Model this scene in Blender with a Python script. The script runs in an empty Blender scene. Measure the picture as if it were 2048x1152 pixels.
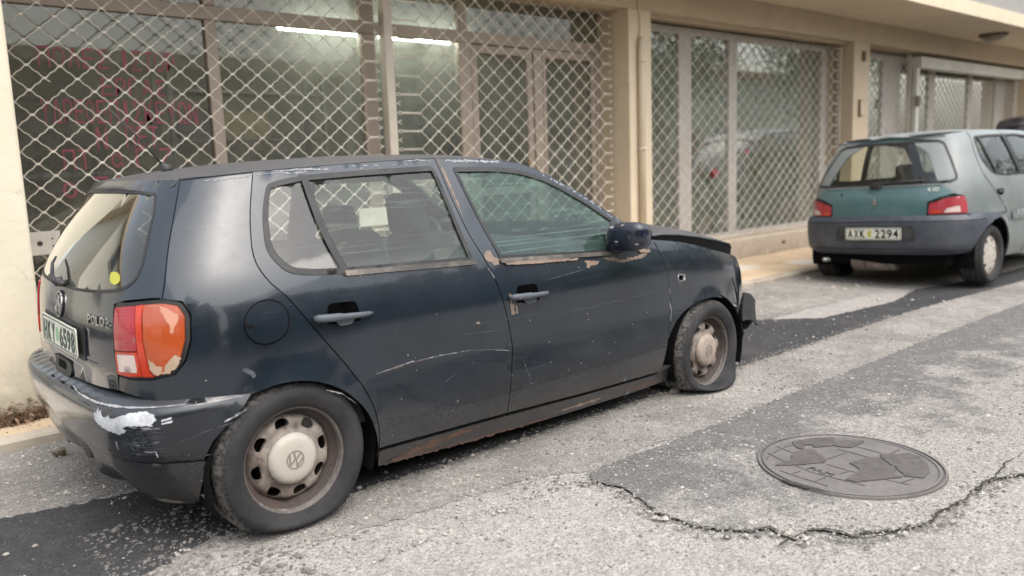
import bpy, bmesh, math, random
import numpy as np
from mathutils import Vector, Matrix
from mathutils.geometry import delaunay_2d_cdt
R = math.radians
sc = bpy.context.scene
C = sc.collection
random.seed(7)
rnd = random.Random(11)

# ------------------------------------------------------------------ camera
cam = bpy.data.cameras.new('camera'); camo = bpy.data.objects.new('camera', cam); C.objects.link(camo); sc.camera = camo
YAW, PITCH, ROLL = R(41.25), R(8.553), R(-2.027)
fw = Vector((math.sin(YAW)*math.cos(PITCH), math.cos(YAW)*math.cos(PITCH), -math.sin(PITCH)))
rt = Vector((math.cos(YAW), -math.sin(YAW), 0)); up = rt.cross(fw)
rt2 = rt*math.cos(ROLL)+up*math.sin(ROLL); up2 = -rt*math.sin(ROLL)+up*math.cos(ROLL)
mw = Matrix((rt2, up2, -fw)).transposed().to_4x4(); mw.translation = Vector((-1.239, -3.389, 1.278))
camo.matrix_world = mw
cam.sensor_width = 36; cam.lens = 1650.6/2048*36
cam.clip_start = .05; cam.clip_end = 400
cam.dof.use_dof = True; cam.dof.focus_distance = 3.4; cam.dof.aperture_fstop = 1.7

# ------------------------------------------------------------------ sky, sun, exposure
SUN_EL, SUN_ROT = R(60), R(182)
w = bpy.data.worlds.new('World'); sc.world = w; w.use_nodes = True
nt = w.node_tree; nt.nodes.clear()
o = nt.nodes.new('ShaderNodeOutputWorld'); b = nt.nodes.new('ShaderNodeBackground'); s = nt.nodes.new('ShaderNodeTexSky'); h = nt.nodes.new('ShaderNodeHueSaturation')
s.sky_type = 'NISHITA'; s.sun_disc = False; s.sun_elevation = SUN_EL; s.sun_rotation = SUN_ROT
s.air_density = 1.6; s.dust_density = 4.0; s.ozone_density = 1.0
h.inputs['Saturation'].default_value = .42; b.inputs['Strength'].default_value = .15
nt.links.new(s.outputs[0], h.inputs['Color']); nt.links.new(h.outputs[0], b.inputs['Color']); nt.links.new(b.outputs[0], o.inputs['Surface'])
sl = bpy.data.lights.new('sun', 'SUN'); slo = bpy.data.objects.new('sun', sl); C.objects.link(slo)
sl.energy = 1.0; sl.angle = R(80); sl.color = (1, .96, .9)
sd = Vector((math.sin(SUN_ROT)*math.cos(SUN_EL), math.cos(SUN_ROT)*math.cos(SUN_EL), math.sin(SUN_EL)))
slo.rotation_euler = sd.to_track_quat('Z', 'Y').to_euler()
sc.view_settings.view_transform = 'Standard'; sc.view_settings.look = 'None'; sc.view_settings.gamma = 1
sc.view_settings.use_curve_mapping = False
sc.view_settings.exposure = 1.1
sc.render.engine = 'CYCLES'
sc.cycles.max_bounces = 8; sc.cycles.transparent_max_bounces = 24; sc.cycles.caustics_reflective = False; sc.cycles.caustics_refractive = False

# ------------------------------------------------------------------ material helpers
class NT:
    def __init__(s, name):
        s.m = bpy.data.materials.new(name); s.m.use_nodes = True; s.t = s.m.node_tree
        s.b = s.t.nodes['Principled BSDF']; s.o = s.t.nodes['Material Output']
        s.geo = None
    def n(s, ty, **k):
        x = s.t.nodes.new(ty)
        for a, v in k.items(): setattr(x, a, v)
        return x
    def l(s, a, b): s.t.links.new(a, b)
    def coord(s, kind='Object', scale=(1, 1, 1), rot=(0, 0, 0)):
        if kind == 'World': out = s.n('ShaderNodeNewGeometry').outputs['Position']
        else: out = s.n('ShaderNodeTexCoord').outputs[kind]
        mp = s.n('ShaderNodeMapping'); mp.inputs['Scale'].default_value = scale; mp.inputs['Rotation'].default_value = rot
        s.l(out, mp.inputs[0]); return mp.outputs[0]
    def noise(s, scale, detail=4, rough=.6, vec=None, dist=0):
        x = s.n('ShaderNodeTexNoise'); x.inputs['Scale'].default_value = scale; x.inputs['Detail'].default_value = detail
        x.inputs['Roughness'].default_value = rough; x.inputs['Distortion'].default_value = dist
        if vec is not None: s.l(vec, x.inputs['Vector'])
        return x.outputs['Fac']
    def voro(s, scale, vec=None, feature='F1', out='Distance', rand=1):
        x = s.n('ShaderNodeTexVoronoi'); x.feature = feature; x.inputs['Scale'].default_value = scale; x.inputs['Randomness'].default_value = rand
        if vec is not None: s.l(vec, x.inputs['Vector'])
        return x.outputs[out]
    def ramp(s, fac, stops, interp='LINEAR'):
        x = s.n('ShaderNodeValToRGB'); e = x.color_ramp; e.interpolation = interp
        while len(e.elements) < len(stops): e.elements.new(.5)
        for el, (p, c) in zip(e.elements, stops):
            el.position = p; el.color = (c, c, c, 1) if isinstance(c, (int, float)) else (*c, 1)
        s.l(fac, x.inputs[0]); return x.outputs[0]
    def mix(s, fac, a, b, mode='MIX'):
        x = s.n('ShaderNodeMix'); x.data_type = 'RGBA'; x.blend_type = mode
        for i, v in ((0, fac), (6, a), (7, b)):
            if isinstance(v, (int, float)): x.inputs[i].default_value = v if i == 0 else (v, v, v, 1)
            elif isinstance(v, tuple): x.inputs[i].default_value = (*v, 1)
            else: s.l(v, x.inputs[i])
        return x.outputs[2]
    def math(s, op, a, b=0, c=0):
        x = s.n('ShaderNodeMath'); x.operation = op
        for i, v in ((0, a), (1, b), (2, c)):
            if isinstance(v, (int, float)): x.inputs[i].default_value = v
            else: s.l(v, x.inputs[i])
        return x.outputs[0]
    def sep(s, vec):
        x = s.n('ShaderNodeSeparateXYZ'); s.l(vec, x.inputs[0]); return x.outputs
    def normal(s): return s.n('ShaderNodeNewGeometry').outputs['Normal']
    def bump(s, h, strength=.3, dist=.01):
        x = s.n('ShaderNodeBump'); x.inputs['Strength'].default_value = strength; x.inputs['Distance'].default_value = dist
        s.l(h, x.inputs['Height']); s.l(x.outputs[0], s.b.inputs['Normal']); return x
    def set(s, **k):
        for a, v in k.items():
            i = s.b.inputs[{'color': 'Base Color', 'rough': 'Roughness', 'metal': 'Metallic', 'coat': 'Coat Weight', 'coatr': 'Coat Roughness', 'spec': 'Specular IOR Level', 'emc': 'Emission Color', 'ems': 'Emission Strength', 'sub': 'Subsurface Weight', 'trans': 'Transmission Weight'}[a]]
            if isinstance(v, (int, float)): i.default_value = v
            elif isinstance(v, tuple): i.default_value = (*v, 1)
            else: s.l(v, i)
        return s

def simple(name, col, rough=.6, metal=0, var=.15, scale=12, kind='Object', bump=0, bscale=60, dirt=None, dirtamt=.4, **k):
    t = NT(name); v = t.coord(kind)
    n = t.noise(scale, 5, .65, v)
    a = tuple(c*(1-var) for c in col); b_ = tuple(min(1, c*(1+var)) for c in col)
    c = t.ramp(n, [(.3, a), (.7, b_)])
    if dirt:
        d = t.ramp(t.noise(scale*.45, 6, .7, v), [(.45, 0), (.7, dirtamt)])
        c = t.mix(d, c, dirt)
    t.set(color=c, rough=rough, metal=metal, **k)
    if bump: t.bump(t.noise(bscale, 4, .7, v), bump, .004)
    return t.m

# ------------------------------------------------------------------ object helpers
def link(o, parent=None):
    C.objects.link(o)
    if parent: o.parent = parent
    return o
def tag(o, label, cat, group=None):
    o['label'] = label; o['category'] = cat
    if group: o['group'] = group
    return o
def structure(o): o['kind'] = 'structure'; return o
def stuff(o): o['kind'] = 'stuff'; return o
def empty(name, loc=(0, 0, 0), rot=(0, 0, 0), parent=None, label=None, cat=None, group=None):
    o = bpy.data.objects.new(name, None); o.location = loc; o.rotation_euler = rot; o.empty_display_size = .2
    link(o, parent)
    if label: tag(o, label, cat, group)
    return o
def ob(name, me, parent=None, loc=(0, 0, 0), rot=(0, 0, 0)):
    o = bpy.data.objects.new(name, me); o.location = loc; o.rotation_euler = rot
    return link(o, parent)
def mesh(name, vs, fs, mat, smooth=False):
    me = bpy.data.meshes.new(name); me.from_pydata([tuple(v) for v in vs], [], [tuple(f) for f in fs])
    mats = mat if isinstance(mat, (list, tuple)) else [mat]
    for m in mats: me.materials.append(m)
    if smooth: me.polygons.foreach_set('use_smooth', [True]*len(me.polygons))
    me.update(); return me
def bm2(name, bm, mat, smooth=False):
    me = bpy.data.meshes.new(name); bmesh.ops.recalc_face_normals(bm, faces=bm.faces); bm.to_mesh(me); bm.free()
    mats = mat if isinstance(mat, (list, tuple)) else [mat]
    for m in mats: me.materials.append(m)
    if smooth: me.polygons.foreach_set('use_smooth', [True]*len(me.polygons))
    return me
def bmbox(bm, lo, hi, M=None, bev=0, seg=1):
    r = bmesh.ops.create_cube(bm, size=1)
    vs = r['verts']
    c = [(a+b)/2 for a, b in zip(lo, hi)]; d = [b-a for a, b in zip(lo, hi)]
    for v in vs: v.co = Vector((v.co.x*d[0]+c[0], v.co.y*d[1]+c[1], v.co.z*d[2]+c[2]))
    if bev:
        es = list({e for v in vs for e in v.link_edges})
        r2 = bmesh.ops.bevel(bm, geom=es, offset=bev, segments=seg, affect='EDGES', profile=.5)
        vs = list({v for f in r2['faces'] for v in f.verts} | {v for v in vs if v.is_valid})
    if M is not None:
        for v in vs: v.co = M @ v.co
    return vs
def box(name, lo, hi, mat, parent=None, bev=0, seg=2, rot=(0, 0, 0), M=None):
    bm = bmesh.new()
    c = Vector([(a+b)/2 for a, b in zip(lo, hi)]); d = [(b-a)/2 for a, b in zip(lo, hi)]
    bmbox(bm, [-x for x in d], d, None, bev, seg)
    return ob(name, bm2(name, bm, mat, bool(bev) and seg > 2), parent, c, rot)
def tube(bm, pts, r, n=8, cap=True, flat=(1, 1)):
    """tube along points; r number or list"""
    P = [Vector(p) for p in pts]; rings = []
    for i, p in enumerate(P):
        d = (P[min(i+1, len(P)-1)]-P[max(i-1, 0)]).normalized()
        a = d.cross(Vector((0, 1, 0.001)));
        if a.length < .1: a = d.cross(Vector((0, 0, 1)))
        a.normalize(); bb = d.cross(a)
        rr = r[i] if isinstance(r, (list, tuple)) else r
        rings.append([bm.verts.new(p+a*math.cos(2*math.pi*k/n)*rr*flat[0]+bb*math.sin(2*math.pi*k/n)*rr*flat[1]) for k in range(n)])
    for a, bb in zip(rings, rings[1:]):
        for k in range(n): bm.faces.new((a[k], a[(k+1) % n], bb[(k+1) % n], bb[k]))
    if cap:
        bm.faces.new(rings[0][::-1]); bm.faces.new(rings[-1])
def tubeobj(name, pts, r, mat, parent=None, n=8, flat=(1, 1)):
    bm = bmesh.new(); tube(bm, pts, r, n, True, flat)
    return ob(name, bm2(name, bm, mat, True), parent)
def inpoly(x, y, poly):
    c = False; j = len(poly)-1
    for i in range(len(poly)):
        xi, yi = poly[i]; xj, yj = poly[j]
        if (yi > y) != (yj > y) and x < (xj-xi)*(y-yi)/(yj-yi)+xi: c = not c
        j = i
    return c
def dens(poly, step, closed=True):
    out = []
    n = len(poly)
    for i in range(n if closed else n-1):
        a = poly[i]; b = poly[(i+1) % n]
        k = max(1, int(math.hypot(a[0]-b[0], a[1]-b[1])/step))
        out += [(a[0]+(b[0]-a[0])*j/k, a[1]+(b[1]-a[1])*j/k) for j in range(k)]
    if not closed: out.append(poly[-1])
    return out
def fillet(poly, r, seg=4):
    out = []; n = len(poly)
    for i in range(n):
        p = poly[i]; rr = p[2] if len(p) > 2 else r
        a = Vector(poly[i-1][:2]); b = Vector(p[:2]); c = Vector(poly[(i+1) % n][:2])
        if rr <= 0: out.append(tuple(b)); continue
        u = (a-b); v = (c-b); rr = min(rr, u.length*.45, v.length*.45)
        p0 = b+u.normalized()*rr; p1 = b+v.normalized()*rr
        for k in range(seg+1):
            t = k/seg; q = p0*(1-t)**2+b*2*t*(1-t)+p1*t*t
            out.append((q.x, q.y))
    return out
def spline(pts, step=.02, closed=False):
    """smooth curve through the points (Catmull-Rom)"""
    n = len(pts); out = []
    for i in range(n if closed else n-1):
        g = lambda k: Vector(pts[k % n] if closed else pts[min(max(k, 0), n-1)])
        p0, p1, p2, p3 = g(i-1), g(i), g(i+1), g(i+2)
        k = max(2, int((p2-p1).length/step))
        for j in range(k):
            t = j/k
            q = .5*((2*p1)+(p2-p0)*t+(2*p0-5*p1+4*p2-p3)*t*t+(3*p1-p0-3*p2+p3)*t**3)
            out.append(tuple(q))
    if not closed: out.append(tuple(pts[-1]))
    return out
def ragged(poly, amp, step, rg, closed=True):
    d = dens(poly, step, closed); out = []
    for i, p in enumerate(d):
        a = d[i-1]; b = d[(i+1) % len(d)]; nx, ny = b[1]-a[1], a[0]-b[0]; L = math.hypot(nx, ny) or 1
        k = rg.gauss(0, amp); out.append((p[0]+nx/L*k, p[1]+ny/L*k))
    return out
def offset_poly(poly, d):
    """shrink (d>0) a polygon towards its inside"""
    A = sum(a[0]*b[1]-b[0]*a[1] for a, b in zip(poly, poly[1:]+poly[:1])); sg = 1 if A > 0 else -1
    out = []; n = len(poly)
    for i in range(n):
        a = Vector(poly[i-1]); b = Vector(poly[i]); c = Vector(poly[(i+1) % n])
        e1 = (b-a); e2 = (c-b)
        if e1.length < 1e-9 or e2.length < 1e-9: out.append(tuple(b)); continue
        e1.normalize(); e2.normalize()
        n1 = Vector((-e1.y, e1.x))*sg; n2 = Vector((-e2.y, e2.x))*sg; m = n1+n2
        L = m.length
        if L < .3: out.append(tuple(b+n1*d)); continue
        m /= L; k = d/max(.35, m.dot(n1)); q = b+m*k; out.append((q.x, q.y))
    return out
def panel(name, outer, mapf, mat, parent=None, holes=(), step=.05, thick=.012, off=0., edge=.03, smooth=True):
    """sheet with the exact outline `outer` (and holes) in a flat domain, laid on the surface mapf(a, b, off)"""
    loops = [dens(outer, edge)]+[dens(h, edge) for h in holes]
    pts = []; edges = []
    for lp in loops:
        s0 = len(pts); pts += lp; edges += [(s0+i, s0+(i+1) % len(lp)) for i in range(len(lp))]
    xs = [p[0] for p in loops[0]]; ys = [p[1] for p in loops[0]]
    bp = np.array(pts)
    if step:
        sx, sy = (step if isinstance(step, tuple) else (step, step))
        x = min(xs)+sx*.5; k = 0
        while x < max(xs):
            y = min(ys)+sy*(.5 if k % 2 else 1)*.5
            while y < max(ys):
                if inpoly(x, y, loops[0]) and not any(inpoly(x, y, h) for h in loops[1:]):
                    if np.min(np.abs(bp[:, 0]-x)/sx+np.abs(bp[:, 1]-y)/sy) > .45: pts.append((x, y))
                y += sy
            x += sx; k += 1
    v2, _, f2, _, _, _ = delaunay_2d_cdt([Vector(p) for p in pts], edges, [], 0, 1e-7)
    keep = []
    for f in f2:
        cx = sum(v2[i][0] for i in f)/len(f); cy = sum(v2[i][1] for i in f)/len(f)
        if inpoly(cx, cy, loops[0]) and not any(inpoly(cx, cy, h) for h in loops[1:]): keep.append(list(f))
    top = [Vector(mapf(v[0], v[1], off)) for v in v2]
    nf = []
    for f in keep:
        a, b, c = (top[i] for i in f[:3]); nrm = (b-a).cross(c-a)
        m0 = Vector(mapf(v2[f[0]][0], v2[f[0]][1], off+.01))-a
        nf.append(f if nrm.dot(m0) >= 0 else f[::-1])
    verts = [tuple(v) for v in top]; faces = list(nf)
    if thick:
        cnt = {}
        for f in nf:
            for i in range(len(f)):
                a, b = f[i], f[(i+1) % len(f)]
                if (b, a) in cnt: cnt.pop((b, a))
                else: cnt[(a, b)] = 1
        d1 = {}; d2 = {}
        def vt(i):
            if i not in d1: d1[i] = len(verts); verts.append(verts[i])
            return d1[i]
        def vb(i):
            if i not in d2: d2[i] = len(verts); verts.append(tuple(mapf(v2[i][0], v2[i][1], off-thick)))
            return d2[i]
        for a, b in cnt: faces.append([vt(b), vt(a), vb(a), vb(b)])
    used = sorted({i for f in faces for i in f}); rm = {i: k for k, i in enumerate(used)}
    me = mesh(name, [verts[i] for i in used], [[rm[i] for i in f] for f in faces], mat, smooth)
    return ob(name, me, parent)
def strip_poly(pts, wd, taper=True, rg=None, var=0.):
    """closed outline around an open polyline with width wd"""
    L = []; Rr = []; n = len(pts)
    for i, p in enumerate(pts):
        a = pts[max(i-1, 0)]; b = pts[min(i+1, n-1)]; dx, dy = b[0]-a[0], b[1]-a[1]; l = math.hypot(dx, dy) or 1
        k = wd*.5*((1+ (rg.uniform(-var, var) if rg else 0)))
        if taper: k *= .25+.75*math.sin(math.pi*min(1, max(0, (i+.3)/(n-.4))))
        L.append((p[0]-dy/l*k, p[1]+dx/l*k)); Rr.append((p[0]+dy/l*k, p[1]-dx/l*k))
    return L+Rr[::-1]
def textmesh(body, size=1., extrude=.0, bold=0.):
    cu = bpy.data.curves.new('lettering', 'FONT'); cu.body = body; cu.size = size; cu.extrude = extrude; cu.offset = bold
    cu.align_x = 'CENTER'; cu.align_y = 'CENTER'; cu.resolution_u = 3
    o = bpy.data.objects.new('lettering', cu); C.objects.link(o)
    dg = bpy.context.evaluated_depsgraph_get(); me = bpy.data.meshes.new_from_object(o.evaluated_get(dg))
    bpy.data.objects.remove(o); bpy.data.curves.remove(cu)
    return me
def lettering(name, body, mapf, ctr, wid, hei, mat, parent, ext=.0015, bold=0., off=0., flip=1):
    me = textmesh(body, 1., ext/max(hei, 1e-6), bold)
    xs = [v.co.x for v in me.vertices]; ys = [v.co.y for v in me.vertices]
    sx = wid/(max(xs)-min(xs)); sy = hei/(max(ys)-min(ys)); cx = (max(xs)+min(xs))/2; cy = (max(ys)+min(ys))/2
    for v in me.vertices:
        v.co = Vector(mapf(ctr[0]+flip*(v.co.x-cx)*sx, ctr[1]+(v.co.y-cy)*sy, off+v.co.z*hei))
    bm = bmesh.new(); bm.from_mesh(me); bmesh.ops.dissolve_degenerate(bm, edges=bm.edges, dist=1e-6); bmesh.ops.triangulate(bm, faces=bm.faces)
    for f in bm.faces: f.smooth = False
    bm.to_mesh(me); bm.free()
    for p_ in me.polygons: p_.material_index = 0
    me.materials.clear(); me.materials.append(mat); me.update()
    return ob(name, me, parent)
def hermite(T):
    X=np.array([t[0] for t in T],float);Y=np.array([t[1] for t in T],float)
    d=np.diff(Y)/np.diff(X); m=np.zeros(len(X)); m[0]=d[0];m[-1]=d[-1]
    for i in range(1,len(X)-1):
        m[i]=0 if d[i-1]*d[i]<=0 else 2*d[i-1]*d[i]/(d[i-1]+d[i])
    def f(x):
        x=min(max(x,X[0]),X[-1]); i=min(max(int(np.searchsorted(X,x)-1),0),len(X)-2)
        h=X[i+1]-X[i];t=(x-X[i])/h
        return (2*t**3-3*t*t+1)*Y[i]+(t**3-2*t*t+t)*h*m[i]+(-2*t**3+3*t*t)*Y[i+1]+(t**3-t*t)*h*m[i+1]
    return f
class Shell:
    """car body skin: a closed plan curve at every height, addressed by (s, z), s = arc length from the rear centre"""
    def __init__(S,WZ,RZ,FZ,XC,n=6,nf=5,bow=.06,bowf=.05,zr=.6,feat=None):
        S.w=hermite(WZ);S.r=hermite(RZ);S.f=hermite(FZ);S.XC=XC;S.bow=bow;S.bowf=bowf;S.feat=feat
        th=np.linspace(0,math.pi/2,3001)
        S.tabs=[]
        for n_,a,b in ((n,XC-S.r(zr),bow),(nf,S.f(zr)-XC,bowf)):
            tx=np.cos(th)**(2/n_);ty=np.sin(th)**(2/n_)
            X=a*tx-b*ty**2*tx**6;Y=S.w(zr)*ty
            L=np.concatenate([[0],np.cumsum(np.hypot(np.diff(X),np.diff(Y)))])
            S.tabs.append((tx,ty,L,b))
        S.LR=float(S.tabs[0][2][-1]);S.LF=float(S.tabs[1][2][-1])
        S.total=S.LR+S.LF
    def P(S,s,z,off=0.):
        sg=-1 if s>=0 else 1; s=abs(s)
        w=S.w(z)
        if s<=S.LR:
            tx,ty,L,b=S.tabs[0];u=s;a=S.XC-S.r(z);dr=-1
        else:
            tx,ty,L,b=S.tabs[1];u=max(S.LR+S.LF-s,0);a=S.f(z)-S.XC;dr=1
        X=float(np.interp(u,L,tx));Y=float(np.interp(u,L,ty))
        x=S.XC+dr*((a+off)*X-b*Y**2*X**6)
        if S.feat: off=off+S.feat(x,z,s)
        return (x,sg*(w+off)*Y,z)
    def xr(S,y,z,off=0):
        ty=abs(y)/(S.w(z)+off)
        if ty>=1: return None
        _,_,_,b=S.tabs[0];X=float(np.interp(ty,S.tabs[0][1],S.tabs[0][0]))
        return S.XC-((S.XC-S.r(z)+off)*X-b*ty**2*X**6)
    def xf(S,y,z,off=0):
        ty=abs(y)/(S.w(z)+off)
        if ty>=1: return None
        _,_,_,b=S.tabs[1];X=float(np.interp(ty,S.tabs[1][1],S.tabs[1][0]))
        return S.XC+((S.f(z)-S.XC+off)*X-b*ty**2*X**6)
    def s_x(S,x,z):
        """s of the side point at x"""
        if x<=S.XC:
            tx,ty,L,b=S.tabs[0];a=S.XC-S.r(z);X=a*tx-b*ty**2*tx**6
            return float(np.interp(-(S.XC-x),-X,L))
        tx,ty,L,b=S.tabs[1];a=S.f(z)-S.XC;X=a*tx-b*ty**2*tx**6
        return S.LR+S.LF-float(np.interp(-(x-S.XC),-X,L))
    def s_y(S,y,z):
        s=float(np.interp(min(abs(y)/S.w(z),.99999),S.tabs[0][1],S.tabs[0][2]))
        return s if y<=0 else -s
    def y_x(S,x,z): return -S.P(S.s_x(x,z),z)[1]
WZ1=[(.10,.75),(.18,.775),(.25,.80),(.40,.82),(.6,.8275),(.75,.822),(.88,.80),(.93,.782),(1.0,.745),(1.15,.668),(1.27,.605),(1.33,.565),(1.40,.5)]
RZ1=[(.10,-.41),(.25,-.50),(.45,-.515),(.6,-.513),(.8,-.502),(.88,-.488),(1.0,-.44),(1.24,-.285),(1.33,-.22),(1.4,-.16)]
FZ1=[(.10,2.95),(.25,3.08),(.45,3.16),(.6,3.14),(.7,3.08),(.8,2.98),(.9,2.7),(1.0,2.5),(1.2,2.3),(1.4,2.1)]
# ------------------------------------------------------------------ materials
def mat_asphalt(name, kind):
    t = NT(name); v = t.coord('World')
    n1 = t.noise(1.3, 8, .7, v); n2 = t.noise(9, 8, .75, v); n3 = t.noise(70, 3, .75, v); n4 = t.noise(210, 3, .75, v)
    chip = t.voro(95, v, out='Distance'); chipc = t.voro(95, v, out='Color')
    chip2 = t.voro(38, v, out='Distance'); chipc2 = t.voro(38, v, out='Color')
    cr = t.sep(chipc)[0]; cr2 = t.sep(chipc2)[1]
    mask = t.math('MULTIPLY', t.ramp(chip, [(.32, 1), (.42, 0)]), t.ramp(cr, [(.88, 0), (.92, .8)]))
    mask2 = t.math('MULTIPLY', t.ramp(chip2, [(.22, 1), (.33, 0)]), t.ramp(cr2, [(.94, 0), (.97, .9)]))
    pitm = t.math('MULTIPLY', t.ramp(chip, [(.30, 1), (.46, 0)]), t.ramp(t.sep(chipc)[2], [(.90, 0), (.95, .7)]))
    if kind == 'pale':
        base = t.ramp(n2, [(.25, (.325, .306, .285)), (.75, (.445, .422, .396))])
        worn = t.ramp(t.noise(2.6, 10, .78, v, .1), [(.50, 0), (.62, 1)])      # bare binder between the stones
        base = t.mix(t.math('MULTIPLY', worn, t.ramp(n3, [(.42, 0), (.6, .7)])), base, (.16, .15, .138))
        base = t.mix(t.ramp(n1, [(.4, 0), (.7, .35)]), base, (.36, .33, .29))
        base = t.mix(t.math('MULTIPLY', mask, t.ramp(worn, [(.0, .25), (.8, 1)])), base, (.60, .57, .53)); base = t.mix(t.math('MULTIPLY', mask2, t.ramp(worn, [(.0, .3), (.8, 1)])), base, (.64, .61, .57)); base = t.mix(pitm, base, (.13, .12, .11))
    elif kind == 'patch':
        base = t.ramp(n2, [(.3, (.13, .124, .12)), (.7, (.19, .181, .175))])
        pale = t.ramp(t.math('ADD', t.noise(2.4, 10, .78, v, .0), t.math('MULTIPLY', t.math('SUBTRACT', t.math('MULTIPLY', t.sep(v)[1], -1), 1.62), .30)), [(.47, 0), (.60, .92)])       # render skim left on the patch
        base = t.mix(t.math('MULTIPLY', pale, t.ramp(n3, [(.34, .35), (.52, 1)])), base, (.385, .362, .332))
        base = t.mix(mask, base, (.5, .48, .45)); base = t.mix(mask2, base, (.58, .55, .52)); base = t.mix(pitm, base, (.06, .056, .054))
    elif kind == 'dust':
        base = t.ramp(n2, [(.3, (.26, .243, .222)), (.7, (.42, .395, .365))])
        base = t.mix(t.ramp(n1, [(.42, 0), (.62, .8)]), base, (.20, .185, .17))
        base = t.mix(mask, base, (.6, .57, .53)); base = t.mix(mask2, base, (.68, .64, .6)); base = t.mix(pitm, base, (.13, .12, .11))
    else:
        base = t.ramp(n2, [(.3, (.036, .036, .039)), (.75, (.066, .065, .068))])
        base = t.mix(t.ramp(n1, [(.52, 0), (.72, .45)]), base, (.15, .135, .12))
        base = t.mix(mask, base, (.14, .135, .13)); base = t.mix(mask2, base, (.24, .23, .22))
    cell = t.sep(t.voro(150, v, out='Color'))[0]; cell2 = t.sep(t.voro(62, v, out='Color'))[2]
    k1 = t.ramp(cell, [(.0, .72), (.5, 1.0), (1.0, 1.16)]); k2 = t.ramp(cell2, [(.0, .84), (.6, 1.0), (1.0, 1.1)])
    base = t.mix(1.0, base, k1, 'MULTIPLY'); base = t.mix(1.0, base, k2, 'MULTIPLY')
    base = t.mix(t.ramp(n4, [(.32, .5), (.54, 0)]), base, (.05, .048, .046))
    oil = t.math('MULTIPLY', t.ramp(t.noise(.9, 7, .7, v), [(.55, 0), (.75, .35)]), t.ramp(n3, [(.3, .5), (.6, 1)]))
    base = t.mix(oil, base, (.12, .112, .105))
    t.set(color=base, rough=.88, spec=.25)
    hgt = t.math('ADD', t.math('MULTIPLY', n3, .6), t.math('ADD', t.math('MULTIPLY', mask, .5), t.math('ADD', t.math('MULTIPLY', chip, -.6), t.math('MULTIPLY', n4, .3))))
    t.bump(hgt, 1.0, .007)
    return t.m
def mat_plaster(name, a, stain, scale=1., bump=.25):
    t = NT(name); v = t.coord('World')
    c = t.ramp(t.noise(2.2*scale, 6, .6, v), [(.3, tuple(x*.93 for x in a)), (.7, tuple(min(1, x*1.05) for x in a))])
    vs = t.coord('World', (5, 5, .5))
    c = t.mix(t.ramp(t.noise(1.2, 7, .7, vs), [(.52, 0), (.8, .35)]), c, stain)
    vd = t.n('ShaderNodeVectorMath'); vd.operation = 'ADD'; nz_ = t.n('ShaderNodeTexNoise'); nz_.inputs['Scale'].default_value = 3.1; nz_.inputs['Detail'].default_value = 5; t.l(v, nz_.inputs['Vector'])
    t.l(v, vd.inputs[0]); t.l(nz_.outputs['Color'], vd.inputs[1])
    ce = t.voro(.9, vd.outputs[0], 'DISTANCE_TO_EDGE')
    c = t.mix(t.math('MULTIPLY', t.ramp(ce, [(.0, .55), (.004, 0)]), t.ramp(t.noise(1.1, 4, .6, v), [(.5, 0), (.62, 1)])), c, tuple(x*.35 for x in stain))
    c = t.mix(t.ramp(t.noise(11, 7, .75, v), [(.60, 0), (.78, .3)]), c, stain)
    # grime splashed up from the pavement
    z = t.sep(v)[2]
    c = t.mix(t.math('MULTIPLY', t.ramp(t.math('ADD', z, t.math('MULTIPLY', t.noise(6, 5, .7, v), .35)), [(.2, .7), (.62, 0)]), t.ramp(t.noise(14, 5, .7, v), [(.3, .3), (.6, 1)])), c, (.16, .13, .10))
    t.set(color=c, rough=.85, spec=.3)
    t.bump(t.math('ADD', t.noise(28, 3, .6, v), t.math('MULTIPLY', t.noise(140, 3, .6, v), .5)), bump, .004)
    return t.m
def mat_paint(name, a, b, dust=(.13, .125, .12), dustamt=.35, rough=(.22, .42), coat=.5, sill=.5, mud=(.075, .062, .05), topz=.35):
    t = NT(name); v = t.coord('Object')
    n = t.noise(3.2, 5, .6, v); f = t.noise(22, 6, .7, v); ff = t.noise(120, 3, .7, v)
    c = t.ramp(n, [(.3, a), (.7, b)])
    nz = t.sep(t.normal())[2]
    d = t.math('MULTIPLY', t.ramp(nz, [(.0, .0), (topz+.5, 1)]), t.ramp(f, [(.3, .55), (.7, 1)]))
    c = t.mix(t.math('MULTIPLY', d, dustamt), c, dust)
    z = t.sep(v)[2]
    m = t.math('MULTIPLY', t.ramp(t.math('ADD', z, t.math('MULTIPLY', f, .22)), [(.28, sill), (.52, 0)]), t.ramp(ff, [(.35, .35), (.6, 1)]))
    c = t.mix(m, c, mud)
    # stone chips
    vo = t.voro(26, v, out='Distance'); vc = t.sep(t.voro(26, v, out='Color'))[0]
    chip = t.math('MULTIPLY', t.ramp(vo, [(.045, 1), (.06, 0)]), t.ramp(vc, [(.86, 0), (.88, 1)]))
    c = t.mix(chip, c, (.5, .48, .45))
    # long faint scuffs
    vsx = t.coord('Object', (1.2, 1, 26), (0, R(7), 0))
    sc1 = t.math('MULTIPLY', t.ramp(t.noise(3, 3, .5, vsx), [(.66, 0), (.70, .5)]), t.ramp(t.noise(2.1, 3, .5, v), [(.52, 0), (.62, 1)]))
    c = t.mix(t.math('MULTIPLY', sc1, .22), c, (.12, .13, .145))
    r = t.ramp(f, [(.25, rough[0]), (.75, rough[1])])
    r = t.mix(t.math('MULTIPLY', d, .8), r, .8); r = t.mix(m, r, .9)
    t.set(color=c, rough=r, coat=coat, coatr=.06, spec=.38)
    t.bump(t.math('ADD', t.math('MULTIPLY', t.noise(5, 2, .5, v), .8), t.math('MULTIPLY', ff, .05)), .12, .01)
    return t.m
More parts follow.
